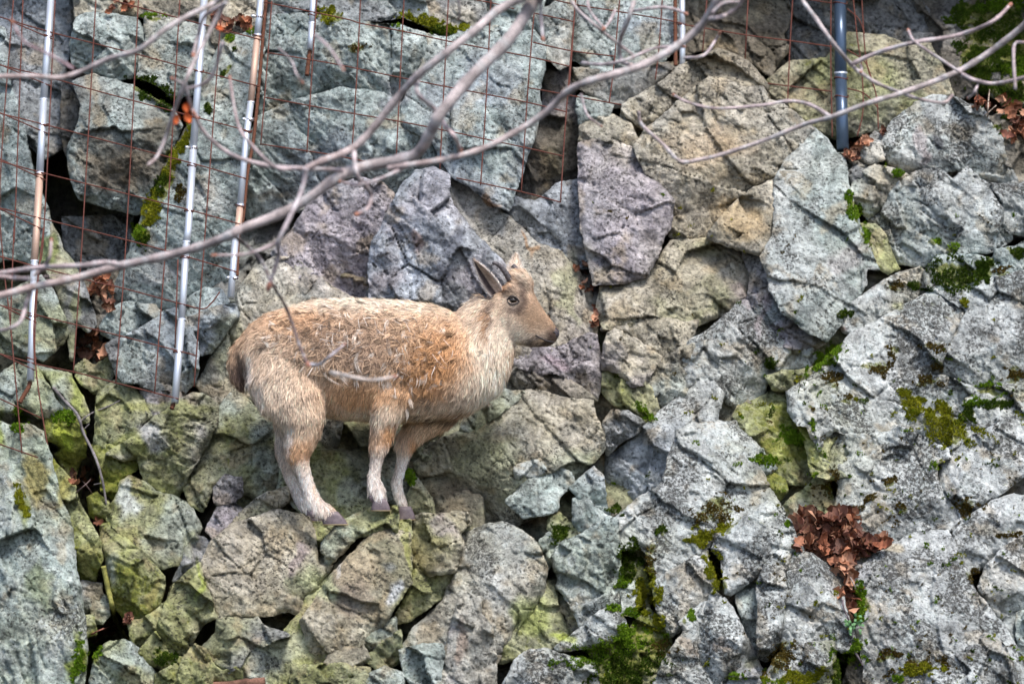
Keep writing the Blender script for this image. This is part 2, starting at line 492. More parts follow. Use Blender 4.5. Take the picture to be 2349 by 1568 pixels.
R('om', .05, "F 370 1290 400 1225 540 1175 640 1105 740 1105 755 1260 815 1340 875 1380 955 1500 965 1580 I 1000 120 900 210 700 190 640 80 F 550 1500 470 1420", "F 600 1250 800 1560 -.3", amp=1.3)
R('ot', .01, "F 590 1025 700 980 840 980 945 945 860 1045 740 1115 640 1105", "F 620 1050 900 980 .6")
R('tc', -.02, "E 1790 690 1930 660 2040 650 2200 620 2349 650 2440 640 2390 800 2250 910 2180 905 2080 810 1960 725")
R('tp', -.03, "E 1790 890 1830 720 1870 700 1960 725 2080 805 2190 890 2150 960 2080 1065 1990 1085 1900 985 1800 965", "E 1830 800 2000 1060 .35")
R('tg', -.03, "E 2080 1065 2200 905 2349 815 2440 790 2420 1000 2349 1150 2250 1210 2160 1270 2125 1130", "E 2100 1050 2400 850 .3")
R('y', .02, "E 1790 1000 1870 965 1960 1060 2040 1180 2125 1295 2050 1315 1940 1245 1860 1195 1790 1110", "E 1840 970 2120 1300 .5")
R('to', .00, "E 1970 1110 2080 1055 2145 1120 2170 1245 2125 1300 2030 1180")

# the big lichen slabs, right
R('w', -.08, "F 735 1125 870 1040 960 955 1110 800 1180 720 1350 640 1500 555 1740 425 1830 445 1962 560 1902 680 1822 800 1782 940 1700 980 1640 1010 1800 1010 2065 1125 1960 1175 1900 1300 1855 1500 1830 1520 1720 1465 1600 1405 1500 1355 1440 1395 1200 1425 1060 1375 980 1445 950 1510 865 1350 800 1345 745 1250",
  "F 1050 1000 1550 620 .18 F 1100 1300 1700 900 .2 F 1380 850 1640 1400 -.2", amp=1.3)
R('w', -.07, "F 1740 425 1830 435 2000 415 2100 355 2349 300 2440 290 2440 1050 2330 1060 2180 1095 2065 1125 1800 1015 1700 985 1785 935 1828 805 1908 690 1968 570", "F 1750 1000 2440 700 .2 F 1900 500 2440 520 .15")
R('w', -.12, "I 1065 345 1095 200 1010 130 1100 60 1180 0 F 1060 1375 1200 1425 1440 1395 1500 1355 1600 1410 1720 1465 1822 1515 1840 1566 I 1745 60 1755 150 1805 280 1865 370 1925 445 1880 515 1820 525 1600 535 1480 605 1380 660 1290 570 1220 510 1130 470 1085 420",
  "I 1080 300 1500 60 -.2 I 1200 450 1750 300 .25 I 1500 0 1650 500 .15")
R('wb', -.10, "I 1765 60 1850 0 F 1830 1515 1960 1440 2200 1330 2349 1255 2440 1245 I 2440 100 2349 145 2200 255 2100 325 2000 405 1925 445 1885 330 1795 220", "I 1850 300 2440 0 .3")
R('wo', -.08, "F 1955 1175 2060 1130 2200 1070 2440 1040 2440 1260 2349 1265 2200 1340 2000 1430 1860 1510 1895 1300", amp=1.3)
R('w', -.12, "I 1875 520 1930 455 2050 375 2200 295 2280 275 2349 285 2440 290 2440 570 2349 575 2200 645 2080 765 2000 805 1945 765 1895 680", "I 1900 600 2400 420 .3")
R('wc', -.14, "I 2045 925 2080 780 2200 645 2349 555 2440 535 2440 1060 2349 1065 2310 1075 2180 1140 2085 1015", "I 2060 950 2440 820 .55")
R('kg', -.06, "I 2170 1140 2310 1075 2330 1200 2335 1390 2250 1270")
R('g', -.10, "I 2305 1075 2440 1010 2440 1520 2330 1355 2300 1200")
R('w', -.18, "I 1190 855 1260 750 1330 690 1480 600 1600 540 1830 525 1872 600 1902 700 1960 780 1995 900 2060 985 2150 1100 2230 1205 2300 1330 2325 1400 2360 1500 2360 1680 1250 1680 1262 1450 1240 1300 1208 1200 1230 1080 1222 950",
  "I 2250 1300 1880 560 .8 I 1200 1100 1700 560 -.12 I 1250 1380 2100 1150 .12")
R('wk', -.24, "I 1650 1690 1700 1500 1800 1430 1960 1300 2080 1225 2180 1260 2265 1400 2330 1566 2340 1690", "I 1750 1560 2250 1380 .3", amp=1.4)
R('ow', .02, "I 685 375 760 300 850 240 960 135 1005 180 1045 300 1085 400 1105 445 1000 520 900 520 840 470 740 440", "I 760 320 1060 380 .3")
R('om', .02, "I 575 150 640 75 705 180 728 240 685 305 640 295", "I 600 200 720 230 .7")
R('go', .00, "I 495 0 600 15 655 90 580 145 535 100 F 560 1520")
R('bw', -.07, "H 1820 -50 1812 150 1838 390 1920 365 2080 265 2200 215 2290 120 2400 -60 F 230 1395 290 1130 230 1060 150 1050 0 1150 -100 1230 -280 1400 H 1870 0",
  "H 1830 150 F 50 1250 .25 F 60 1100 230 1380 .5", amp=1.3)
R('w', -.12, "H 1885 440 2000 330 2200 205 F -20 1390 90 1335 200 1315 300 1335 380 1325 405 1380 480 1440 565 1530 I 525 60 575 150 645 290 712 395 600 325 500 395 400 445 250 560 190 640 90 745 H 2320 785 2200 860 2120 800 2090 640 2000 640 1910 640",
  "H 1900 620 I 480 60 -.2 I 560 300 420 0 .5 H 2000 640 2349 280 .3", amp=1.2)
R('wt', -.15, "H 2130 880 2250 800 I 0 760 180 650 205 780 258 925 200 960 130 1060 60 1125 0 1205 H 2260 1235 2175 1080", "I 0 1000 200 700 .2")
R('w', -.20, "I 218 640 270 555 430 450 600 318 705 430 745 450 805 590 835 652 770 672 700 652 640 690 590 752 550 805 450 885 350 955 318 945 298 830 278 700", "I 300 930 700 640 .8 I 250 640 620 340 -.2")
R('g', -.12, "I 718 440 790 428 835 590 830 650 800 640")
R('w', -.24, "I 525 905 560 800 620 700 680 655 765 660 748 720 728 820 716 950 702 1080 690 1180 672 1300 600 1405 538 1395 532 1200 542 1050", "I 538 1370 700 1160 1.1 I 560 1200 620 720 -.15", edge=1.5)
R('w', -.25, "I 738 710 800 668 900 680 980 738 1060 800 1105 880 1115 980 1135 1090 1175 1200 1210 1335 1100 1345 1040 1300 940 1300 820 1315 700 1350 678 1290 690 1180 702 1060 722 900", "I 1180 1250 920 740 1.0 I 700 1150 1100 1050 .15", edge=1.4)
R('g', -.12, "I 385 965 440 885 512 885 535 960 545 1200 525 1390 470 1250 415 1080")
R('w', -.25, "I 228 935 300 980 382 1100 445 1230 525 1385 430 1435 320 1525 250 1570 145 1440 105 1300 138 1150 180 1040", "I 300 1540 410 1310 1.2 I 410 1310 540 1400 .6 I 230 940 300 1350 -.15")
R('wt', -.20, "I 0 1135 80 1080 150 1015 195 1000 140 1150 110 1300 150 1440 245 1580 245 1690 H 2130 1690 2150 1560 2200 1420 2260 1330 2349 1210", "H 2160 1600 I 130 1200 .2")
R('wo', -.25, "I 585 1500 680 1370 800 1310 930 1285 1045 1285 1058 1400 1085 1566 1090 1690 550 1690", "I 600 1600 1000 1300 .3")
R('k', -.18, "I 290 1560 420 1445 530 1400 575 1500 600 1690 290 1690")

# centre bottom
R('to', -.03, "E 540 1580 620 1480 800 1400 890 1405 1000 1325 1100 1255 1250 1125 1310 1105 1460 1145 1620 1185 1725 1185 1735 1290 1795 1400 1805 1500 1760 1570 H 1700 65 1590 185 1500 215 1425 400 1300 435 1220 475 1060 465 900 485 870 410 760 400 640 410 620 290 555 165 515 60",
  "E 850 1420 1300 1130 -.35 H 520 100 960 170 .35 E 1300 1130 1780 1400 .15 H 640 330 930 180 .35 E 1000 1450 1780 1480 .2", amp=1.5)
R('gw', -.05, "H 1190 80 1300 38 1370 48 1405 110 1330 155 1200 155", "H 1200 110 1400 100 .5")
R('gw', -.05, "H 1295 165 1480 82 1580 128 1605 200 1500 285 1480 375 1420 405 1250 425 1140 320", "H 1480 400 1560 120 .6")
R('to', -.02, "H 465 275 520 165 625 300 645 405 560 420 485 405", "H 520 170 560 420 .4")
R('to', -.07, "H 488 455 560 400 650 415 760 400 865 400 885 470 810 535 838 600 808 720 790 795 680 810 600 830 505 745 488 640 480 540", "H 500 560 860 420 -.3 H 520 760 820 560 .3 H 500 620 680 830 .35", amp=1.6)
R('oy', -.03, "H 495 755 560 800 680 800 840 795 810 900 705 965 565 1065 460 1140 380 1150 395 1080 465 950 488 850", "H 460 950 800 820 .3")
R('cw', -.12, "H 795 800 815 720 828 560 1000 478 1100 465 1205 495 1335 600 1385 700 1415 785 1395 900 1372 1005 1242 1135 1132 1295 1062 1425 1050 1690 640 1690 690 1400 560 1310 415 1335 500 1200 700 1000",
  "H 1040 1420 1390 760 1.3 H 1120 920 930 1110 .5 H 830 650 1380 720 .2 H 700 1000 1250 500 -.1", amp=1.3)
R('cp', -.20, "H 640 1700 700 1420 768 1150 818 985 880 955 962 978 955 1080 1025 1160 1055 1320 1066 1700", "H 830 1600 900 960 .6 H 770 1150 680 1600 .6 H 900 1050 1040 1180 .25", edge=.8)
R('g', -.16, "H 412 1335 560 1300 695 1300 705 1400 650 1700 600 1700 440 1500", "H 430 1420 690 1330 .4")
R('oy', -.14, "H 178 1400 300 1275 410 1205 422 1320 402 1420 290 1485 215 1435", "H 200 1420 410 1260 .6", amp=1.5)
R('g', -.18, "H 190 1510 300 1450 430 1495 460 1700 120 1700")
R('td', -.14, "H -20 1280 120 1268 182 1340 202 1402 120 1445 -110 1432", amp=1.5)
R('oy', -.20, "H -330 1450 0 1428 200 1462 215 1700 -330 1700", amp=1.3)
R('go', -.12, "H 90 1255 180 1230 375 1115 390 1205 395 1255 270 1305 190 1325", "H 120 1290 390 1160 .4")
R('y', -.02, "H 1090 1425 1130 1290 1240 1130 1370 1005 1418 860 1482 875 1472 1010 1550 1190 1645 1200 1480 1315 1400 1340 1200 1390", "H 1150 1350 1450 1000 -.2 H 1380 1330 1560 1200 .5", amp=.8)
R('ko', .02, "H 1440 990 1490 930 1560 1010 1650 1170 1640 1210 1560 1190")
R('w', -.28, "H 1095 1620 1165 1480 1200 1400 1300 1332 1400 1330 1500 1358 1620 1400 1735 1430 1765 1520 1775 1700 1085 1700", "H 1160 1530 1700 1480 .35 H 1400 1340 1600 1560 .2", edge=1.6)
R('gb', -.06, "H 1575 225 1730 85 1795 150 1808 320 1838 405 1750 375 1700 335 1620 295", "H 1640 300 1800 200 .5")
R('gw', -.08, "H 1595 305 1700 312 1742 370 1825 425 1720 505 1650 535 1588 455")
R('oy', -.06, "H 1435 420 1490 398 1562 460 1655 545 1600 595 1520 605 1465 555 1425 500", "H 1480 400 1640 540 .5")
R('go', -.06, "H 1368 580 1430 540 1505 610 1475 705 1420 780 1378 705", edge=1.3)
R('gw', -.11, "H 1445 700 1520 600 1660 545 1720 500 1832 428 1892 448 1902 640 1912 830 1892 960 1915 1045 1800 1095 1640 1165 1565 1010 1485 900 1500 860 1470 780", "H 1600 700 1720 520 -.15 H 1880 960 1720 780 -.2 H 1560 1010 1900 900 .25", amp=1.2)
R('oy', -.03, "H 1590 780 1680 760 1670 880 1600 900")
R('w', -.17, "H 1470 1325 1640 1188 1720 1108 1810 1058 1900 1078 1945 1140 1945 1235 1800 1295 1650 1318 1570 1335", "H 1560 1340 1940 1120 .7")
R('om', -.08, "H 1700 1340 1950 1220 2100 1050 2250 1220 2250 1420 2150 1690 1780 1690 1750 1450", amp=1.6)
R('om', .00, "H 1890 480 2000 600 2100 640 2150 900 2100 1060 1920 1040 1890 820", amp=1.4)
R('gw', -.10, "H 1915 900 2010 870 2040 1000 2000 1100 1930 1090")
R('k', -.02, "E 1800 1330 1860 1255 1960 1255 2050 1310 2110 1310 2045 1395 1920 1455 1830 1545 1785 1450", "E 1800 1400 2040 1320 .5")

R('kg', .16, "P 640 620 900 600 1200 640 1230 900 1150 960 900 1000 700 980 600 800")
R('d', -.10, "I 780 430 860 400 960 480 1100 440 1230 500 1400 640 1330 720 1230 780 1200 860 1090 830 960 720 840 660", amp=1.4, edge=.6)
R('d', -.12, "I 1060 780 1230 760 1250 1000 1260 1300 1280 1690 1060 1690 1200 1340 1130 1080 1090 900", amp=1.2, edge=.6)
R('om', -.04, "F 790 1330 1000 1360 1090 1380 1020 1500 I 1010 160 900 130 F 850 1420")
R('wo', -.04, "P 1880 975 1970 980 1985 1085 1890 1100")
R('kb', .36, "D 430 -60 900 -80 900 120 830 300 560 330 450 180", amp=1.6)
# left and lower left
R('gd', .06, "D 690 680 760 560 850 515 1050 535 1120 600 1060 645 960 685 850 735 770 765 695 720", "D 700 690 1100 600 .7")
R('gb', -.02, "D 825 765 900 718 1000 668 1120 578 1205 558 1262 620 1342 780 1352 880 1335 1050 1250 1135 1100 1125 960 1065 850 1055 795 1000 815 900", "D 850 900 1150 620 -.25 D 960 1000 1340 900 .35", amp=1.7)
R('k', .02, "D 728 800 800 755 865 830 835 900 800 1005 755 900")
R('bg', -.03, "D 1288 620 1360 588 1500 538 1605 528 1625 600 1562 682 1502 762 1442 852 1370 865 1330 750", "D 1320 720 1610 600 .7")
R('gb', .02, "D 1288 480 1400 418 1500 428 1565 512 1480 545 1360 592 1278 600")
R('pb', -.02, "D 955 1065 1100 1122 1250 1132 1222 1182 1165 1202 1120 1252 1060 1295 1005 1252 975 1150")
R('go', -.03, "D -90 500 0 480 100 430 280 330 350 420 430 600 462 722 422 802 290 905 200 865 -90 870", "D 440 690 330 380 .4 D 0 760 450 640 .5", amp=1.3)
R('ko', .08, "D 350 -20 430 150 500 250 590 440 655 662 600 705 520 662 500 760 490 905 470 780 430 560 380 400 325 300 335 150", "D 620 660 400 120 .5")
R('dk', .28, "D 560 330 800 300 860 450 760 640 690 760 760 900 720 1300 600 1400 520 1000 480 700")
R('gy', -.06, "D -90 1020 0 1005 100 935 250 955 385 1180 425 1235 370 1295 260 1295 160 1205 120 1265 -90 1230", "D 120 1230 380 1190 .5", amp=1.3)
R('og', -.03, "D 255 950 480 1005 595 1240 605 1325 540 1335 430 1252 415 1180 345 1040", "D 420 1180 300 960 .3")
R('my', -.05, "D 325 1290 440 1235 540 1345 585 1400 585 1566 G 550 20 505 165 440 90 380 0 D 430 1500 330 1440 305 1380", "D 330 1420 590 1420 .7")
R('ok', .10, "D 520 960 580 900 640 960 750 880 780 1000 700 1120 640 1130 560 1060 520 1010")
R('og', -.04, "D 665 1160 730 1085 820 1035 900 1085 960 1155 1035 1290 960 1335 932 1425 880 1455 740 1530 640 1505 655 1400", "D 660 1280 1000 1260 .25 D 900 1420 850 1080 .4", edge=1.4)
R('mo', -.02, "G 620 -60 740 -60 900 -25 955 20 925 105 845 155 805 275 760 295 700 245 690 100", edge=1.4)
R('op', -.08, "D 735 1545 850 1465 930 1425 970 1365 1080 1288 1200 1198 1310 1135 1400 1145 1485 1220 1485 1320 1425 1450 1355 1570 G 1305 100 1245 205 1215 305 1130 305 1060 265 1000 195 960 100 940 20 850 40",
  "D 970 1420 1400 1200 .35 D 1180 1566 1440 1180 -.2 G 1000 100 1300 60 .25", amp=1.4)
R('tg', .07, "D 1345 1085 1440 900 1560 720 1610 620 1635 420 1740 285 1900 190 2050 240 2250 400 2400 480 2500 800 2400 1000 2300 1500 1800 1420 1500 1310 1480 1220 1400 1150",
  "D 1480 1250 1700 350 -.35 D 1640 430 2100 560 .2", amp=1.4, ang=1.0)
R('og', .02, "D 1475 1320 1500 1230 1600 1100 1760 1250 1900 1400 1920 1566 G 1965 150 1965 225 1880 305 1740 305 1640 255 1590 155 1480 185 1440 255 1380 385 1300 335 1240 200 1300 100 1350 0", "D 1480 1500 1800 1280 .3", amp=1.5, ang=-.5)
R('pk', -.04, "G 1465 230 1540 148 1642 158 1655 262 1580 345 1500 355 1460 300", edge=1.2)
R('pk', -.06, "G 1425 472 1490 368 1602 338 1655 382 1622 482 1562 522 1500 575 1450 575 1415 520", amp=1.4)
R('to', -.04, "G 1635 405 1760 298 1940 228 1975 218 1965 305 1900 385 1740 445 1640 525 1588 482", "G 1620 480 1950 300 .6", amp=1.6)
R('ok', .05, "G 1900 250 1960 -100 D 2200 1300 E 0 1300 700 1400 620 1566 H 540 60 520 170 460 280 480 420 300 370 100 420 -60 520 G 2150 640 2100 430", "H -100 300 480 200 -.15 E 0 1500 H 350 200 -.2", amp=1.9)
R('t', -.10, "G 1378 742 1440 600 1480 568 1580 478 1720 438 1900 378 2105 428 2145 530 2155 650 2170 742 2265 762 2195 862 2085 985 2045 1085 1960 1065 1860 1085 1700 1115 1480 1125 1428 950 1388 860",
  "G 1400 900 1900 400 -.1 G 1500 1100 2200 750 .2 G 1640 600 2000 1060 .12", amp=1.1)
R('kp', -.05, "G 1185 865 1238 750 1268 640 1340 555 1445 600 1375 735 1270 815")
R('og', -.08, "G 828 190 880 148 1000 198 1062 258 1212 298 1305 360 1375 500 1335 602 1255 692 1235 745 1110 775 1060 755 950 655 860 575 735 445 758 350 800 280", "G 800 300 1330 600 -.15 G 740 440 1240 330 .25 G 850 560 860 180 .3", amp=1.2)
R('om', -.10, "G 695 485 740 468 850 578 960 658 1062 768 1115 832 1115 932 1082 1042 960 1135 860 1125 800 1062 760 982 740 882 730 742 688 600", "G 720 620 1040 860 .4 G 780 1000 900 600 .3", amp=1.2)
R('om', -.09, "G 868 1130 960 1138 1090 1048 1135 1015 1105 1150 1075 1262 960 1335 898 1262", "G 900 1250 1100 1080 .5")
R('ot', -.13, "G 1085 1150 1128 1040 1178 900 1290 798 1362 748 1385 880 1425 960 1475 1112 1400 1145 1352 1205 1302 1302 1252 1395 1180 1385 1110 1305 1080 1230", "G 1150 1000 1400 1100 .35 G 1120 1260 1380 1160 .5", amp=1.4)
R('ko', -.14, "G 1485 1130 1600 1108 1750 1108 1795 1180 1900 1200 1965 1232 1830 1285 1700 1335 1642 1435 1560 1485 1440 1425 1385 1312 1480 1220", "G 1400 1310 1620 1130 -.4 G 1560 1160 1600 1480 .4", amp=1.8)
R('yo', -.18, "G 1225 1455 1260 1380 1330 1298 1400 1330 1440 1420 1522 1482 1645 1440 1665 1690 1225 1690", "G 1240 1500 1640 1460 .3", amp=1.3)
R('go', -.18, "G 600 1700 640 1420 690 1330 750 1278 850 1268 950 1330 992 1422 1065 1500 1080 1700", "G 640 1480 1000 1420 .4 G 860 1600 840 1280 .4", amp=1.5)
R('om', -.12, "G 955 1345 1062 1208 1112 1312 1182 1392 1262 1382 1215 1445 1100 1455 985 1425", "G 970 1390 1200 1400 .6")
R('om', -.16, "G 1060 1500 1200 1430 1250 1500 1240 1700 1070 1700")
R('yw', -.11, "G 2360 690 2240 830 2090 985 2040 1095 1950 1200 1965 1252 1830 1288 1700 1338 1648 1450 1660 1700 2200 1700 2400 1430 2420 1000", "G 2050 1100 1700 1400 -.2 G 1650 1400 2300 1300 .25", amp=1.1)
R('og', -.16, "H -120 610 -20 480 100 415 240 358 310 366 388 352 392 525 270 525 120 560 -80 760 -140 740", "H -100 560 380 420 .35 H 240 520 200 360 -.3", amp=1.2)
R('oy', -.12, "H 384 480 430 450 478 450 482 545 470 700 420 640 384 525")
R('td', -.19, "P 690 1425 760 1320 850 1225 900 1214 938 1225 943 1300 942 1335 905 1390 880 1432 830 1482 770 1512 715 1500", "P 850 1235 722 1445 .55 P 770 1510 935 1360 .6 P 890 1300 945 1240 .2", amp=1.0, edge=1.2)
R('om', -.12, "G 340 20 430 108 512 220 532 330 602 450 682 590 695 692 645 872 560 855 515 800 495 560 420 350", "G 480 420 680 640 .8", amp=1.4)
R('gw', -.16, "G -90 -260 60 -190 200 -200 290 -150 345 20 405 300 472 430 498 560 512 750 542 900 572 1100 588 1300 562 1700 -90 1700", "G 500 700 330 0 .9 G 560 1300 480 600 .8 G 0 300 420 1200 .25 G 200 -100 350 900 -.1", amp=1.5, ang=1.1)
R('k', .0, "G 525 860 620 880 690 880 690 1000 570 1080 545 1000", edge=1.4)
R('go', -.02, "G 615 1010 690 950 740 980 740 1090 700 1150 640 1140", edge=1.6)
R('om', -.02, "G 575 1110 640 1100 650 1220 590 1240", edge=1.5)
R('om', -.02, "G 600 300 660 260 740 330 730 440 680 450 620 420", edge=1.5)

# stains and growth of the surface, plus painted shade under the belly: tile x y rx ry (tile units) colour strength
STAIN_SHADE = [
    ("H 15 755", 26, 40, (.75, .77, .78), .95), ("G 620 700", 60, 160, (.24, .22, .07), .6), ("G 900 560", 200, 30, (.34, .35, .12), .5), ("G 1360 880", 30, 160, (.30, .36, .05), .6), ("G 1300 620", 60, 100, (.22, .23, .12), .5), ("G 1000 450", 160, 120, (.30, .31, .19), .5), ("H 480 620", 40, 200, (.30, .31, .08), .6), ("D 520 1150", 60, 150, (.25, .29, .06), .6), ("D 800 1250", 120, 100, (.30, .30, .16), .5),
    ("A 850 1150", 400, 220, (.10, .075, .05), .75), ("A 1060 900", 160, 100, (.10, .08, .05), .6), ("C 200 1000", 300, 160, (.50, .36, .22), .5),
    ("C 450 1500", 220, 110, (.42, .31, .17), .7), ("C 1650 1000", 60, 140, (.36, .27, .27), .4), ("F 560 600", 40, 190, (.34, .26, .27), .45),
    ("F 430 470", 50, 60, (.34, .27, .28), .4), ("H 120 760", 200, 160, (.42, .34, .23), .6), ("H 100 1000", 160, 150, (.22, .17, .13), .6),
    ("H 350 900", 60, 120, (.55, .58, .60), .7), ("G 880 330", 70, 160, (.50, .54, .55), .6), ("D 1060 1450", 100, 100, (.46, .46, .50), .6),
    ("H 750 250", 160, 90, (.20, .16, .11), .5), ("H 840 1300", 50, 180, (.20, .145, .11), .75), ("H 700 480", 90, 70, (.34, .29, .31), .5),
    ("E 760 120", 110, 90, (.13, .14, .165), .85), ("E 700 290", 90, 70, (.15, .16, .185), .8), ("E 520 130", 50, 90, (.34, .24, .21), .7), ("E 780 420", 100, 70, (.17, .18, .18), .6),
    ("E 1290 130", 18, 120, (.36, .22, .12), .85), ("B 1000 1340", 60, 35, (.36, .21, .11), .8), ("E 1550 450", 60, 260, (.36, .37, .20), .45),
    ("G 520 1400", 60, 200, (.17, .21, .02), .85), ("G 640 1330", 60, 80, (.16, .20, .02), .8), ("G 250 180", 70, 200, (.28, .23, .06), .7), ("G 150 350", 50, 160, (.22, .24, .05), .6),
    ("G 450 250", 70, 200, (.27, .24, .07), .7), ("G 280 900", 80, 200, (.22, .26, .14), .6), ("D 420 1350", 100, 80, (.28, .32, .03), .8), ("D 480 1450", 60, 100, (.24, .30, .03), .8), ("D 20 1400", 60, 150, (.26, .31, .04), .8),
    ("D 300 1020", 120, 70, (.34, .37, .14), .6), ("D 1100 1230", 300, 60, (.34, .35, .13), .6), ("D 850 1500", 150, 60, (.30, .32, .10), .6), ("D 1560 800", 120, 260, (.34, .36, .20), .45),
    ("G 2040 720", 50, 150, (.27, .20, .24), .5), ("G 2060 900", 110, 110, (.20, .22, .12), .6), ("G 2200 900", 130, 160, (.50, .53, .30), .6), ("G 2000 1300", 200, 90, (.50, .52, .36), .6),
    ("G 1050 950", 60, 130, (.26, .22, .07), .6), ("G 780 800", 50, 120, (.40, .44, .40), .5), ("H 450 1000", 90, 120, (.40, .41, .16), .5), ("H 1300 1100", 160, 160, (.33, .37, .12), .7), ("H 1540 1230", 130, 50, (.38, .44, .08), .7),
    ("H 600 650", 120, 120, (.36, .33, .14), .5), ("H 640 720", 80, 60, (.09, .08, .05), .7), ("E 1080 1430", 130, 60, (.22, .19, .12), .5), ("E 1350 1300", 250, 90, (.40, .37, .28), .4), ("H 60 270", 140, 80, (.42, .44, .38), .5), ("E 150 1480", 260, 140, (.075, .07, .05), .8),  # last entry paints the shade under the animal's belly onto the rock
    ("H 250 60", 160, 100, (.10, .10, .06), .5), ("E 1500 930", 130, 60, (.40, .31, .34), .6), ("C 1780 960", 55, 35, (.06, .06, .07), .8), ("C 1500 1060", 60, 30, (.5, .55, .52), .5), ("F 1150 200", 120, 140, (.36, .31, .31), .5), ("F 1330 360", 80, 60, (.38, .35, .35), .4),
    ("I 1480 600", 80, 60, (.44, .38, .26), .7), ("I 950 260", 90, 80, (.40, .31, .17), .7), ("I 480 1420", 60, 60, (.16, .17, .11), .7), ("I 620 1350", 70, 50, (.15, .15, .14), .6), ("I 2250 900", 120, 80, (.34, .35, .33), .4), ("I 2200 540", 160, 60, (.5, .47, .38), .4),
    ("I 1250 800", 70, 80, (.35, .35, .36), .5), ("I 1260 1100", 50, 150, (.36, .31, .22), .5), ("I 60 1300", 60, 100, (.42, .30, .20), .4), ("I 250 1300", 60, 60, (.45, .33, .24), .4),
    ("D 330 150", 50, 150, (.15, .19, .04), .7), ("D 550 560", 60, 150, (.22, .23, .10), .6), ("B 1450 1100", 100, 120, (.13, .12, .08), .5), ("D 1100 300", 200, 120, (.40, .37, .37), .4), ("A 1400 1350", 200, 150, (.40, .37, .35), .4),
    ("B 350 600", 130, 160, (.26, .24, .27), .5), ("B 250 380", 260, 180, (.44, .49, .46), .5), ("B 700 700", 200, 200, (.36, .38, .38), .3), ("C 500 100", 100, 70, (.36, .31, .21), .5), ("C 550 300", 130, 90, (.08, .07, .05), .6),
    ("F 280 250", 120, 60, (.46, .36, .22), .5), ("F 100 500", 160, 100, (.48, .44, .34), .5), ("F 1480 530", 50, 50, (.42, .42, .22), .6), ("F 650 900", 120, 60, (.36, .32, .22), .5), ("F 1120 740", 40, 20, (.5, .33, .28), .6)]
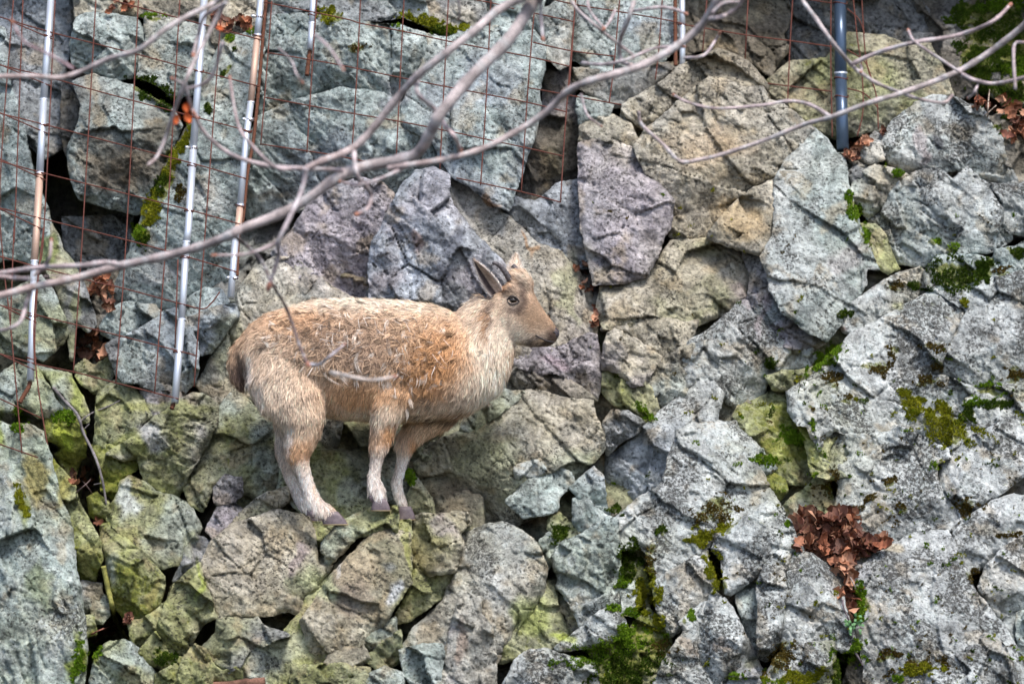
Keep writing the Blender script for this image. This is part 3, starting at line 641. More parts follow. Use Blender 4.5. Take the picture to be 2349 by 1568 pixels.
# thick moss: tile x y, rx, ry, rotation (deg), colour class (g bright, y yellow, d dark, b brown), density
MOSS = [
    ("A 1080 650", 150, 60, 30, 'd'), ("A 980 570", 40, 30, 20, 'd'), ("A 1265 960", 25, 90, 15, 'y'), ("A 1170 1120", 40, 90, 25, 'y'), ("A 1110 1260", 35, 90, 20, 'd'), ("A 1030 1450", 50, 120, 25, 'y'), ("D 955 25", 45, 50, 20, 'g'), ("D 990 90", 30, 50, 20, 'd'),
    ("A 1570 262", 35, 18, 0, 'g'), ("A 1710 215", 30, 15, 0, 'g'), ("A 2240 105", 90, 40, 10, 'y'), ("B 600 150", 140, 40, 12, 'y'), ("B 680 200", 60, 30, 10, 'd'), ("B 400 182", 28, 14, 0, 'g'), ("A 1430 750", 28, 28, 0, 'd'), ("A 1060 110", 60, 14, 0, 'g'), ("B 850 185", 30, 18, 0, 'y'), ("A 1620 340", 20, 16, 0, 'd'), ("A 1540 490", 50, 18, -40, 'd'), ("A 1230 1320", 40, 40, 0, 'b'), ("B 130 330", 60, 26, 0, 'b'),
    ("C 1200 1440", 36, 85, -20, 'g'), ("C 1500 1182", 40, 16, 0, 'g'), ("C 2120 190", 190, 150, 0, 'd'), ("C 2250 250", 160, 260, 0, 'd'), ("C 2050 420", 130, 130, 0, 'd'), ("C 1950 100", 100, 80, 0, 'd'), ("C 2260 350", 90, 110, 0, 'd'), ("C 2020 350", 50, 50, 0, 'd'), ("C 2080 540", 90, 60, 10, 'd'), ("C 2230 640", 140, 100, 20, 'd'), ("C 2300 480", 70, 60, 0, 'g'), ("C 2200 40", 110, 40, -10, 'g'), ("C 2170 880", 30, 30, 0, 'd'), ("C 1410 1120", 24, 14, 0, 'g'),
    ("F 1880 330", 150, 95, 0, 'd'), ("F 2050 330", 60, 50, -30, 'd'), ("F 2090 245", 55, 30, -10, 'd'), ("F 2300 175", 55, 26, 10, 'd'), ("F 2180 300", 60, 24, -10, 'b'), ("F 1000 885", 125, 45, -38, 'g'), ("F 620 920", 36, 40, 0, 'd'), ("F 1820 1370", 170, 90, 20, 'y'), ("F 1790 1260", 60, 50, 20, 'y'), ("F 1590 1200", 110, 40, 28, 'y'), ("F 1700 1050", 110, 30, 5, 'b'), ("F 1960 1280", 60, 50, -20, 'd'),
    ("F 2020 1190", 50, 18, -10, 'g'), ("F 1730 820", 80, 30, 5, 'b'), ("F 1430 860", 40, 45, 0, 'b'), ("F 1340 965", 90, 36, 10, 'b'), ("F 1040 1030", 60, 40, 0, 'b'), ("F 2290 1000", 70, 50, 0, 'b'), ("F 2120 1080", 80, 18, 10, 'g'), ("F 770 1430", 70, 36, 30, 'g'), ("F 910 1360", 14, 60, -10, 'g'), ("F 2180 1210", 80, 26, -15, 'd'), ("F 1480 350", 1, 1, 0, 'd'), ("F 1490 390", 50, 26, 0, 'b'), ("F 1600 390", 40, 24, 0, 'd'), ("F 1860 130", 30, 18, 0, 'g'), ("F 1740 100", 30, 18, 0, 'g'), ("F 1260 40", 20, 60, -20, 'g'), ("F 1120 590", 40, 20, 0, 'd'), ("F 900 1240", 40, 12, 0, 'b'), ("F 1140 1160", 50, 20, 0, 'b'), ("F 1950 520", 30, 20, 0, 'y'), ("F 1770 960", 60, 20, 20, 'b'),
    ("H 1970 740", 60, 110, 0, 'd'), ("H 1930 870", 50, 26, 0, 'g'), ("H 2080 950", 75, 90, 0, 'y'), ("H 1880 1320", 270, 70, -15, 'g'), ("H 1960 1220", 60, 50, 0, 'g'), ("H 1950 1440", 210, 80, 0, 'd'), ("H 1900 1540", 150, 60, 0, 'd'), ("H 2190 1300", 80, 50, 0, 'b'), ("H 1500 545", 55, 50, 20, 'd'), ("H 1890 380", 50, 28, 0, 'd'), ("H 1870 1050", 50, 18, 0, 'g'), ("H 2160 1150", 50, 60, 0, 'y'), ("H 2190 530", 30, 45, 30, 'd'), ("H 1980 1080", 50, 26, 0, 'g'), ("H 2120 700", 26, 130, 0, 'b'),
    ("I 240 400", 140, 80, -10, 'b'), ("I 170 560", 90, 50, -15, 'y'), ("I 300 500", 120, 16, -35, 'y'), ("I 240 800", 45, 130, -15, 'y'), ("I 1230 1010", 45, 85, 0, 'g'), ("I 1210 1300", 40, 45, 0, 'g'), ("I 1140 1390", 90, 36, 0, 'g'), ("I 1075 1460", 30, 100, 0, 'd'), ("I 710 1390", 70, 130, 40, 'b'), ("I 800 1530", 180, 40, -8, 'y'), ("I 650 1555", 60, 20, 0, 'g'), ("I 1035 190", 36, 90, 15, 'b'), ("I 1200 370", 80, 30, -10, 'b'), ("I 1960 370", 70, 60, 0, 'b'), ("I 1620 1450", 150, 70, -5, 'b'), ("I 1640 1470", 110, 40, 0, 'y'), ("I 2010 820", 40, 40, 0, 'b'), ("I 1500 1530", 40, 22, 0, 'g'), ("I 370 1515", 50, 18, 0, 'g'), ("I 1440 190", 40, 30, 0, 'b'), ("I 1745 80", 18, 26, -20, 'g'), ("I 580 40", 70, 30, 15, 'g'), ("I 920 140", 30, 18, 0, 'g'), ("I 950 470", 24, 12, 0, 'g'), ("I 80 1110", 20, 30, 0, 'g'), ("I 1410 1370", 80, 30, -20, 'b'), ("I 2260 550", 90, 14, -5, 'b'), ("I 1300 300", 50, 30, -20, 'b'), ("I 1520 370", 30, 30, 0, 'b'), ("I 730 470", 14, 20, 0, 'g'), ("I 90 230", 18, 12, 0, 'g'),
    ("E 2090 1270", 70, 24, 40, 'g'), ("H 480 150", 30, 40, 0, 'g'), ("D 130 1310", 40, 60, 0, 'g'), ("D 440 1300", 60, 30, 0, 'g'), ("G 640 1360", 40, 50, 0, 'g'), ("G 530 1420", 30, 120, 8, 'g'), ("G 150 330", 30, 90, -15, 'y'), ("G 1130 1380", 50, 40, 0, 'd'), ("D 700 340", 1, 1, 0, 'd')]

GS = 3.4   # grid step in drawing units
def poly_sd(P, X, Y):
    n = len(P)
    d = np.full(X.shape, 1e18)
    ins = np.zeros(X.shape, bool)
    for i in range(n):
        x1, y1 = P[i]
        x2, y2 = P[(i + 1) % n]
        ex, ey = x2 - x1, y2 - y1
        L = ex * ex + ey * ey + 1e-9
        t = np.clip(((X - x1) * ex + (Y - y1) * ey) / L, 0, 1)
        d = np.minimum(d, (X - x1 - t * ex) ** 2 + (Y - y1 - t * ey) ** 2)
        if abs(ey) > 1e-9:
            c = ((y1 > Y) != (y2 > Y)) & (X < (x2 - x1) * (Y - y1) / ey + x1)
            ins ^= c
    d = np.sqrt(d)
    return np.where(ins, d, -d)

STN_SHADE = [(pts(s[0])[0], s[1] * TS, s[2] * TS, np.array(s[3]), s[4]) for s in STAIN_SHADE]
MOS = [(pts(m[0])[0], m[1] * TS, m[2] * TS, math.radians(m[3]), m[4]) for m in MOSS]

_C = np.array([np.array(pts(q['p'])).mean(0) for q in ROCKS])
_T = np.array([.65 * np.mean(TONE[q['tone'][0]], 0) + .35 * np.mean(TONE[q['tone'][-1]], 0) for q in ROCKS])
FX0, FY0, FST = -120, -120, 20.0
_fx, _fy = np.meshgrid(FX0 + np.arange(132) * FST, FY0 + np.arange(94) * FST)
FIELD, _W = 0, 1e-6
for _c, _t in zip(_C, _T):
    _w = np.exp(-((_fx - _c[0]) ** 2 + (_fy - _c[1]) ** 2) / 110.0 ** 2) + 1e-9
    FIELD = FIELD + _w[..., None] * _t
    _W = _W + _w
FIELD = FIELD / _W[..., None]
def tone_field(X, Y):
    a, b = np.clip((X - FX0) / FST, 0, 130.99), np.clip((Y - FY0) / FST, 0, 92.99)
    i, j = a.astype(int), b.astype(int)
    u, v = (a - i)[..., None], (b - j)[..., None]
    return (FIELD[j, i] * (1 - u) + FIELD[j, i + 1] * u) * (1 - v) + (FIELD[j + 1, i] * (1 - u) + FIELD[j + 1, i + 1] * u) * v

def surface_colour(X, Y, tone, seed):
    xm, ym = X * S, Y * S
    n1 = sstep(-.45, .45, fbm(xm * 7, ym * 7, 4, seed + 3))
    n2 = sstep(-.4, .4, fbm(xm * 16, ym * 16, 4, seed + 50))
    n3 = sstep(-.15, .5, fbm(xm * 4 + 3, ym * 4, 4, seed + 90))
    a, b = TONE[tone[0]], TONE[tone[-1]]
    ca = np.array(a[0]) + (np.array(a[1]) - np.array(a[0])) * n2[..., None]
    cb = np.array(b[0]) + (np.array(b[1]) - np.array(b[0])) * n1[..., None]
    w = (n3 * (.75 if len(tone) > 1 else 0))[..., None]
    c = ca * (1 - w) + cb * w
    ma, mb = np.array(MASKV[tone[0]]), np.array(MASKV[tone[-1]])
    m = ma * (1 - w) + mb * w
    tf = (.18 + .32 * sstep(-.4, .4, fbm(xm * 5 + 7, ym * 5, 3, 44)))[..., None]
    c = c * (1 - tf) + tone_field(X, Y) * tf
    # broad variation over the whole face, so that neighbours blend
    big = fbm(xm * 1.6 + 9, ym * 1.6, 3, 5)[..., None]
    c = c * (1 + .12 * big)
    mott = fbm(xm * 12, ym * 12, 5, seed + 95, .65)[..., None]
    c = c * np.clip(1 + .42 * mott, .4, 1.5)
    iron = (sstep(.25, .65, fbm(xm * 8 + 31, ym * 8, 4, seed + 97)) * .4)[..., None]
    c = c * (1 - iron) + np.array((.34, .26, .15)) * iron
    spm = sstep(-.25, .45, fbm(xm * 6, ym * 6, 4, seed + 98))
    m[..., 1] = m[..., 1] * 1.5 * spm
    m[..., 0] = m[..., 0] * (.7 + .5 * sstep(-.3, .4, fbm(xm * 5, ym * 5, 3, seed + 99)))
    wx = X + 26 * fbm(xm * 8, ym * 8, 3, 901)
    wy = Y + 26 * fbm(xm * 8, ym * 8, 3, 902)
    for (q, rx, ry, col, st) in STN_SHADE:
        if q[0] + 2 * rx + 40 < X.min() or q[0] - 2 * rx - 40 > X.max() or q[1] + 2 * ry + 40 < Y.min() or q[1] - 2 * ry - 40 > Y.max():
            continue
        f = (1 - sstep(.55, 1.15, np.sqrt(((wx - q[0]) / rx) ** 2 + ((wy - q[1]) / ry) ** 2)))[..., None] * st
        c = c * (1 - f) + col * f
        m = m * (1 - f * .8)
    for (q, rx, ry, an, cl) in MOS:
        R_ = max(rx, ry) * 1.5 + 20
        if q[0] + R_ < X.min() or q[0] - R_ > X.max() or q[1] + R_ < Y.min() or q[1] - R_ > Y.max():
            continue
        ux, uy = (X + .6 * (wx - X) - q[0]), (Y + .6 * (wy - Y) - q[1])
        a1 = ux * math.cos(an) + uy * math.sin(an)
        a2 = -ux * math.sin(an) + uy * math.cos(an)
        f = 1 - sstep(.6, 1.5, np.sqrt((a1 / rx) ** 2 + (a2 / ry) ** 2))
        m[..., 2] = np.maximum(m[..., 2], f * (.75 if cl != 'b' else .62))
    return c, m

def build_rock(idx, r, parent):
    P = pts(r['p'])
    A = np.array(P)
    seed = 1000 + idx * 37
    rr = np.random.default_rng(seed)
    x0, x1, y0, y1 = A[:, 0].min() - 12, A[:, 0].max() + 12, A[:, 1].min() - 12, A[:, 1].max() + 12
    nx, ny = int((x1 - x0) / GS) + 2, int((y1 - y0) / GS) + 2
    X, Y = np.meshgrid(x0 + np.arange(nx) * GS, y0 + np.arange(ny) * GS)
    xm, ym = X * S, Y * S
    sd = poly_sd(P, X, Y)
    sd = sd + 4.0 + 2.6 * fbm(xm * 22, ym * 22, 3, seed) + 1.2 * vnoise(xm * 90, ym * 90, seed + 5)
    cx, cy = A[:, 0].mean(), A[:, 1].mean()
    tx = r['tx'] if r['tx'] is not None else rr.uniform(-.14, .14)
    ty = r['ty'] if r['ty'] is not None else rr.uniform(-.13, .16)
    D = base_depth(X, Y) + r['off'] + rr.uniform(-.006, .006) + tx * (X - cx) * S + ty * (Y - cy) * S
    # drawn creases between the rock's faces
    wx = X + 7 * fbm(xm * 9, ym * 9, 3, seed + 7)
    wy = Y + 7 * fbm(xm * 9, ym * 9, 3, seed + 8)
    toks = r['b'].split()
    i, tile = 0, 'P'
    cur = []
    while i < len(toks):
        if toks[i] in OFF or toks[i] == 'P':
            tile = toks[i]; i += 1; continue
        if len(cur) < 2:
            v = (float(toks[i]), float(toks[i + 1])); i += 2
            if tile != 'P':
                v = (OFF[tile][0] + v[0] * TS, OFF[tile][1] + v[1] * TS)
            cur.append(v)
        else:
            k = float(toks[i]); i += 1
            (ax, ay), (bx, by) = cur
            cur = []
            L = math.hypot(bx - ax, by - ay)
            s = ((bx - ax) * (wy - ay) - (by - ay) * (wx - ax)) / L * S
            soft = .006
            D = D + k * .5 * (s + np.sqrt(s * s + soft * soft))
    # block shape: a few planes cut off the corners
    amp = r['amp']
    size = math.sqrt((x1 - x0) * (y1 - y0)) * S
    cut = np.zeros_like(D)
    for k in range(7):
        th = rr.uniform(0, 6.283)
        sl = rr.uniform(.10, .45)
        dd = rr.uniform(.08, .40)
        qx = wx - cx
        qy = wy - cy
        pr = (qx * math.cos(th) / (x1 - x0) + qy * math.sin(th) / (y1 - y0))
        g_ = math.hypot(math.cos(th) / (x1 - x0), math.sin(th) / (y1 - y0))
        cut = np.maximum(cut, sl * (pr - dd) / g_ * S)
    D = D + np.minimum(cut, .025 + .07 * size)
    ang = r['ang'] if r['ang'] is not None else rr.uniform(.35, .95)
    ca, sa = math.cos(ang), math.sin(ang)
    u, v = xm * ca + ym * sa, -xm * sa + ym * ca
    du = .10 * fbm(xm * 6, ym * 6, 3, seed + 11)
    dv = .10 * fbm(xm * 6, ym * 6, 3, seed + 12)
    f1 = 1.0 / max(.09, min(.26, size * .36))
    # broken ledges (planes on cells), only in places; grain everywhere
    h1, e1 = facets((u + .12 * du) * f1 * .7, (v + .12 * dv) * f1 * 1.3, seed + 20)
    h2, e2 = facets((u + .15 * du) * 13, (v + .15 * dv) * 24, seed + 21)
    h3, e3 = facets((u + .1 * du) * 36, (v + .1 * dv) * 62, seed + 22)
    mod = sstep(-.15, .35, fbm(xm * 4.5, ym * 4.5, 3, seed + 33))
    mod2 = sstep(-.1, .4, fbm(xm * 9, ym * 9, 3, seed + 34))
    D = D + amp * (.036 * h1 + .0105 * h2 * (.08 + mod) + .0036 * h3 * (.12 + mod2))
    D = D + amp * .007 * fbm(xm * 7, ym * 7, 3, seed + 40)
    grain = fbm(xm * 42, ym * 42, 3, seed + 41, .65)
    D = D + .0036 * grain + .0026 * vnoise(xm * 150, ym * 150, seed + 43)
    cm = sstep(.0, .3, vnoise(xm * 4, ym * 4, seed + 61))
    D = D + .016 * amp * (1 - sstep(0, .028, e1)) * cm
    D = D + .008 * amp * (1 - sstep(0, .05, e2)) * sstep(.05, .35, vnoise(xm * 6, ym * 6, seed + 65))
    # fine parallel cleavage lines
    cl = vnoise((u + .1 * du) * 7, (v + .1 * dv) * 75, seed + 66)
    D = D + .0045 * amp * sstep(.25, .6, cl) * mod
    pit = vnoise(xm * 70, ym * 70, seed + 70)
    D = D + .004 * sstep(.3, .7, pit) * mod2
    # chipped rim, mostly sharp
    rim = sstep(-.3, .5, fbm(xm * 9, ym * 9, 2, seed + 80))
    w = (.007 + .011 * min(.6, size)) * r['edge'] * (.45 + 1.5 * rim)
    t = np.clip(1 - sd * S / w, 0, 1)
    D = D + (1.1 * w) * t ** 1.7
    # outside the outline: pull back to the outline and drop straight behind
    gy, gx = np.gradient(sd, GS)
    gl = np.sqrt(gx * gx + gy * gy) + 1e-6
    gx, gy = gx / gl, gy / gl
    out = sd < 0
    mv = np.where(out, np.minimum(-sd, 3.2 * GS), 0)
    PX, PY = X + gx * mv, Y + gy * mv
    back = sd < -1.35 * GS
    D = np.where(back, D + .30, D)
    keep = sd > -2.8 * GS
    q = keep[:-1, :-1] & keep[1:, :-1] & keep[:-1, 1:] & keep[1:, 1:]
    mx = np.maximum.reduce([sd[:-1, :-1], sd[1:, :-1], sd[:-1, 1:], sd[1:, 1:]])
    q &= mx > -1.5 * GS
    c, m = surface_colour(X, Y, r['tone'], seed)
    ids = np.arange(nx * ny).reshape(ny, nx)
    F = np.stack([ids[:-1, :-1][q], ids[1:, :-1][q], ids[1:, 1:][q], ids[:-1, 1:][q]], 1)
    used = np.unique(F)
    remap = np.full(nx * ny, -1, np.int64)
    remap[used] = np.arange(len(used))
    F = remap[F]
    px, py, pd = PX.ravel()[used], PY.ravel()[used], D.ravel()[used]
    wxx, wyy, wzz = place(px, py, pd)
    verts = np.stack([wxx, wyy, wzz], 1)
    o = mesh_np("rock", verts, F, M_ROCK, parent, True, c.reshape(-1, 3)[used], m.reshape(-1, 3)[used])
    return o, verts, F

# backing of the whole face: earth and rock deep in the joints, going on beyond the picture on every side
def build_backing():
    st = 8.0
    X, Y = np.meshgrid(np.arange(-1900, 4300, st), np.arange(-1300, 3000, st))
    xm, ym = X * S, Y * S
    low = sstep(420, 700, Y) * sstep(330, 520, X)
    D = base_depth(X, Y) + .58 - .44 * low
    h1, e1 = facets(xm * 3.2, ym * 4.1, 5)
    h2, e2 = facets(xm * 11, ym * 14, 6)
    D = D + .09 * h1 + .025 * h2 + .04 * fbm(xm * 5, ym * 5, 5, 9)
    # the hollow under the overhanging block and the ravine on the left
    for (tx_, rx, ry, dp) in (("A 640 1500", 330, 260, .32), ("D 650 250", 250, 260, .22), ("A 400 900", 120, 500, .35), ("D 620 900", 120, 500, .12)):
        c = pts(tx_)[0]
        D = D + dp * np.exp(-(((X - c[0]) / (rx * TS)) ** 2 + ((Y - c[1]) / (ry * TS)) ** 2))
    inframe = (1 - sstep(0, 160, np.maximum(np.maximum(-X - 20, X - 2370), np.maximum(-Y - 20, Y - 1590))))
    D = D - (.54 - .44 * low) * (1 - inframe)
    ca, ma = surface_colour(X, Y, 'do', 77)
    cb, mb = surface_colour(X, Y, 'gt', 78)
    c = ca * inframe[..., None] + cb * (1 - inframe[..., None])
    m = ma * 0 + mb * (1 - inframe[..., None])
    ny, nx = X.shape
    ids = np.arange(nx * ny).reshape(ny, nx)
    F = np.stack([ids[:-1, :-1].ravel(), ids[1:, :-1].ravel(), ids[1:, 1:].ravel(), ids[:-1, 1:].ravel()], 1)
    a, b, z = place(X.ravel(), Y.ravel(), D.ravel())
    verts = np.stack([a, b, z], 1)
    o = mesh_np("cliff", verts, F, M_ROCK, None, True, c.reshape(-1, 3), m.reshape(-1, 3))
    tag(o, "steep fractured grey rock face with lichen and moss behind the animal", None, None, "structure")
    return o, verts, F

cliff, cv, cf = build_backing()
ALLV, ALLF, nv = [cv], [cf], len(cv)
for i, r in enumerate(ROCKS):
    o, v_, f_ = build_rock(i, r, cliff)
    ALLV.append(v_)
    ALLF.append(f_ + nv)
    nv += len(v_)
ALLV = np.concatenate(ALLV)
ALLF = np.concatenate(ALLF)
BVH = BVHTree.FromPolygons(ALLV.tolist(), ALLF.tolist())
EYE = Vector((0, -DIST, ZC))
def hit(dx, dy):
    """surface point and normal of the rock face seen at a drawing position"""
    d = (V3(dx, dy, 0) - EYE).normalized()
    p, n, i, dist = BVH.ray_cast(EYE, d)
    if p is None:
        return V3(dx, dy, base_depth(dx, dy)), Vector((0, -1, 0))
    if n.y > 0: n = -n
    return p, n

# ---------------------------------------------------------------- the young wild goat
GY = -0.36                                   # depth of its middle plane
GK = (DIST + GY) / DIST
def gp(dx, dy, lat=0.0):
    """side-view drawing position -> world; lat in metres, negative is towards the camera"""
    return Vector(((dx - 1174.5) * S * GK, GY + lat, ZC - (dy - 784.0) * S * GK))

def loft(mb, secs, n=20):
    """secs: (x, y, half height along the section, half width m, lateral offset m, tangent angle or None)"""
    C = [gp(s[0], s[1], s[4]) for s in secs]
    b0 = len(mb.v)
    for i, s in enumerate(secs):
        t = C[min(i + 1, len(C) - 1)] - C[max(i - 1, 0)]
        t.normalize()
        if len(s) > 5 and s[5] is not None:
            t = Vector((math.cos(s[5]), 0, math.sin(s[5])))
        lat = Vector((0, 1, 0))
        up = t.cross(lat)
        if up.length < 1e-5: up = Vector((0, 0, 1))
        up.normalize()
        hh = s[2] * S * GK
        for k in range(n):
            a = 2 * math.pi * k / n
            mb.v.append(C[i] + up * math.cos(a) * hh + lat * math.sin(a) * s[3])
    for i in range(len(secs) - 1):
        for k in range(n):
            a, b = b0 + i * n + k, b0 + i * n + (k + 1) % n
            mb.f.append((a, b, b + n, a + n))
    for i, rev in ((0, 1), (len(secs) - 1, 0)):
        c = len(mb.v)
        mb.v.append(C[i].copy())
        for k in range(n):
            a, b = b0 + i * n + k, b0 + i * n + (k + 1) % n
            mb.f.append((b, a, c) if rev else (a, b, c))

def leg(mb, ch):
    """ch: (x, y, r drawing units, lateral m)"""
    secs = []
    for q in ch:
        q = (q[0], q[1], q[2] - 5.5 * min(1, max(0, (q[1] - 930) / 80))) + tuple(q[3:])
        secs.append((q[0], q[1], q[2], q[2] * S * (q[4] if len(q) > 4 else .85), q[3]))
    loft(mb, secs, 14)

mb = MB()
# trunk, rump to chest: vertical sections
trunk = [(548, 800, 22, .030), (560, 812, 46, .055), (580, 812, 70, .080), (615, 812, 92, .105), (660, 815, 108, .125), (720, 818, 128, .142),
         (790, 823, 136, .152), (860, 826, 138, .155), (930, 828, 136, .150), (990, 832, 132, .140), (1040, 838, 122, .125), (1080, 842, 104, .108), (1112, 848, 76, .082), (1132, 852, 40, .045)]
loft(mb, [(a, b, c, d, 0, 0.0) for a, b, c, d in trunk], 28)
# neck
loft(mb, [(1035, 872, 96, .095, 0, 1.0), (1065, 840, 100, .098, 0, 1.0), (1092, 800, 92, .090, 0, 1.0), (1112, 762, 80, .076, 0, 1.02), (1128, 728, 66, .062, 0, 1.05), (1142, 700, 50, .050, 0, 1.1)], 24)
# head along its axis
ha = -math.atan2(78, 142)
head = [(1112, 702, 30, .034), (1126, 706, 54, .050), (1150, 706, 70, .060), (1172, 715, 74, .062), (1192, 729, 66, .057), (1212, 743, 53, .047), (1232, 756, 41, .039), (1250, 766, 32, .034), (1263, 772, 26, .031), (1273, 776, 18, .023), (1278, 778, 7, .010)]
loft(mb, [(a, b, c, d, 0, ha) for a, b, c, d in head], 24)
# brow ridges and cheeks
for sgn in (-1, 1):
    loft(mb, [(1158, 668, 8, .010, sgn * .048, 0), (1170, 668, 16, .018, sgn * .048, 0), (1184, 672, 15, .016, sgn * .046, 0), (1196, 680, 8, .010, sgn * .040, 0)], 12)
loft(mb, [(1172, 640, 8, .02, 0, 0), (1186, 641, 20, .042, 0, 0), (1206, 648, 22, .042, 0, 0), (1222, 662, 14, .026, 0, 0)], 14)
# near hind leg
leg(mb, [(636, 800, 62, -.035), (650, 850, 88, -.062, .62), (676, 912, 82, -.085, .62), (696, 958, 56, -.095, .75), (697, 990, 45, -.095, .78), (690, 1020, 39, -.095), (686, 1044, 33, -.095), (693, 1066, 25, -.095), (702, 1090, 21, -.095), (711, 1118, 21, -.095), (720, 1144, 24, -.095), (732, 1160, 24, -.097), (750, 1169, 22, -.10), (766, 1176, 16, -.10)])
# far hind leg
leg(mb, [(630, 850, 70, .05), (655, 915, 62, .07), (664, 955, 44, .08), (650, 1000, 25, .08), (641, 1040, 18, .08), (650, 1066, 17, .08), (664, 1100, 18, .08), (679, 1132, 19, .075), (693, 1158, 20, .07), (714, 1172, 18, .065), (728, 1178, 14, .06)])
# near fore leg
leg(mb, [(915, 850, 66, -.075, .6), (903, 900, 56, -.095, .65), (890, 945, 38, -.10), (882, 975, 31, -.10), (877, 1002, 28, -.10), (873, 1022, 26, -.10), (868, 1044, 20, -.10), (863, 1070, 18, -.10), (859, 1094, 20, -.10), (864, 1118, 24, -.10), (870, 1136, 21, -.102), (874, 1148, 16, -.104)])
# far fore leg
leg(mb, [(1030, 900, 58, .05), (1000, 950, 46, .06), (958, 982, 37, .06), (938, 1006, 30, .055), (929, 1026, 26, .05), (924, 1050, 19, .05), (917, 1078, 17, .045), (909, 1106, 18, .045), (913, 1132, 17, .045), (922, 1155, 17, .045), (927, 1168, 15, .045)])
# tail
leg(mb, [(566, 790, 20, 0), (550, 808, 22, 0), (543, 835, 20, 0), (545, 862, 17, 0), (552, 884, 8, 0)])
tmp = mb.build("body", M_ROCK)
md = tmp.modifiers.new("r", 'REMESH')
md.mode = 'VOXEL'
md.voxel_size = 0.0065
ms = tmp.modifiers.new("s", 'SMOOTH')
ms.factor = 0.6
ms.iterations = 7
dg = bpy.context.evaluated_depsgraph_get()
me_e = bpy.data.meshes.new_from_object(tmp.evaluated_get(dg))
BV = np.empty(len(me_e.vertices) * 3, np.float32)
me_e.vertices.foreach_get("co", BV)
BV = BV.reshape(-1, 3)
me_e.calc_loop_triangles()
BT = np.empty(len(me_e.loop_triangles) * 3, np.int32)
me_e.loop_triangles.foreach_get("vertices", BT)
BT = BT.reshape(-1, 3)
BN = np.empty(len(me_e.vertices) * 3, np.float32)
me_e.vertices.foreach_get("normal", BN)
BN = BN.reshape(-1, 3)
bpy.data.objects.remove(tmp)
bpy.data.meshes.remove(me_e)

def to_draw(P):
    return P[:, 0] / (S * GK) + 1174.5, 784.0 - (P[:, 2] - ZC) / (S * GK)

# coat colours by place on the body, with crease shade painted in
TAN, CREAM, RUST, WHITE, DARK, GREYB = (np.array(c) for c in ((.69, .465, .30), (.83, .685, .545), (.60, .30, .125), (.84, .74, .67), (.065, .042, .036), (.24, .17, .13)))
COAT_CREASE = [  # x, y, rx, ry, colour, strength
    (850, 688, 330, 36, CREAM * 1.08, .9), (1060, 720, 70, 40, CREAM, .5), (760, 790, 190, 70, TAN * .82, .5), (985, 850, 80, 85, RUST * .9, .85), (1030, 800, 50, 80, RUST * 1.1, .55), (800, 905, 110, 45, RUST * 1.2, .6), (700, 740, 90, 30, RUST * 1.2, .4), (790, 770, 110, 40, GREYB * 1.4, .5), (850, 820, 90, 40, GREYB * 1.6, .45), (650, 800, 70, 60, np.array((.74, .52, .36)), .5), (640, 880, 50, 60, TAN * .75, .5),
    (850, 950, 110, 24, CREAM, .75), (680, 920, 90, 90, CREAM * .97, .6), (620, 850, 60, 90, CREAM * .93, .5), (1130, 850, 52, 100, CREAM * 1.12, .95), (1095, 900, 70, 50, CREAM, .6), (1110, 780, 40, 60, CREAM, .45), (1010, 935, 110, 26, CREAM, .45),
    (575, 850, 12, 50, WHITE, .8), (600, 905, 16, 40, WHITE, .5), (548, 855, 20, 50, DARK * 1.6, .95), (560, 880, 14, 30, DARK * 1.6, .9),
    (705, 1125, 75, 85, WHITE * 1.05, 1.0), (865, 1095, 55, 80, WHITE * 1.05, 1.0), (925, 1100, 50, 85, WHITE * 1.05, 1.0), (690, 1030, 40, 30, RUST * 1.1, .6), (672, 1045, 16, 16, RUST, .5), (645, 1020, 20, 60, WHITE * .85, .85), (668, 1000, 5, 40, WHITE * 1.1, .9),
    (895, 985, 16, 30, RUST, .75), (880, 1000, 30, 10, RUST, .5), (945, 1018, 16, 22, RUST, .85), (862, 985, 10, 24, GREYB, .5), (886, 1036, 7, 16, GREYB, .8), (727, 1100, 7, 50, RUST, .5), (870, 1075, 6, 40, GREYB, .35), (860, 1085, 6, 40, GREYB, .2), (905, 1060, 6, 40, GREYB, .35), (686, 1100, 5, 40, GREYB, .4),
    (1000, 962, 70, 7, DARK, .8), (1060, 950, 40, 12, RUST * .5, .7),  # shade of the crease under the chest, painted into the hair colour
    (1215, 700, 60, 60, np.array((.56, .40, .29)), .55), (1185, 775, 75, 26, CREAM * 1.05, .85), (1165, 750, 48, 45, CREAM, .75), (1190, 645, 40, 20, CREAM, .5), (1200, 780, 60, 16, CREAM, .6), (1200, 650, 36, 22, CREAM * .95, .6), (1160, 650, 26, 20, RUST * 1.2, .6), (1215, 715, 36, 34, TAN * .72, .7),
    (1202, 684, 12, 30, DARK * 2, .9), (1182, 708, 22, 11, DARK * 1.8, .9), (1170, 666, 22, 9, GREYB * .7, .75), (1176, 690, 22, 17, CREAM * .8, .5), (1199, 706, 10, 14, GREYB * .7, .6), (1225, 730, 24, 18, TAN * .62, .6), (1245, 742, 16, 16, TAN * .5, .6),
    (1130, 660, 14, 24, GREYB * .7, .65), (1121, 715, 7, 50, DARK * 1.8, .8), (1113, 742, 6, 44, RUST * .6, .8), (1130, 690, 4, 26, DARK * 2, .6), (1268, 768, 18, 22, DARK, .97), (1252, 790, 24, 12, DARK * 1.3, .95), (1222, 784, 16, 12, GREYB * .5, .9), (1236, 772, 12, 5, DARK * 2, .5), (1240, 782, 10, 6, TAN, .6)]  # includes the neck fold behind the cheek, its shade painted dark
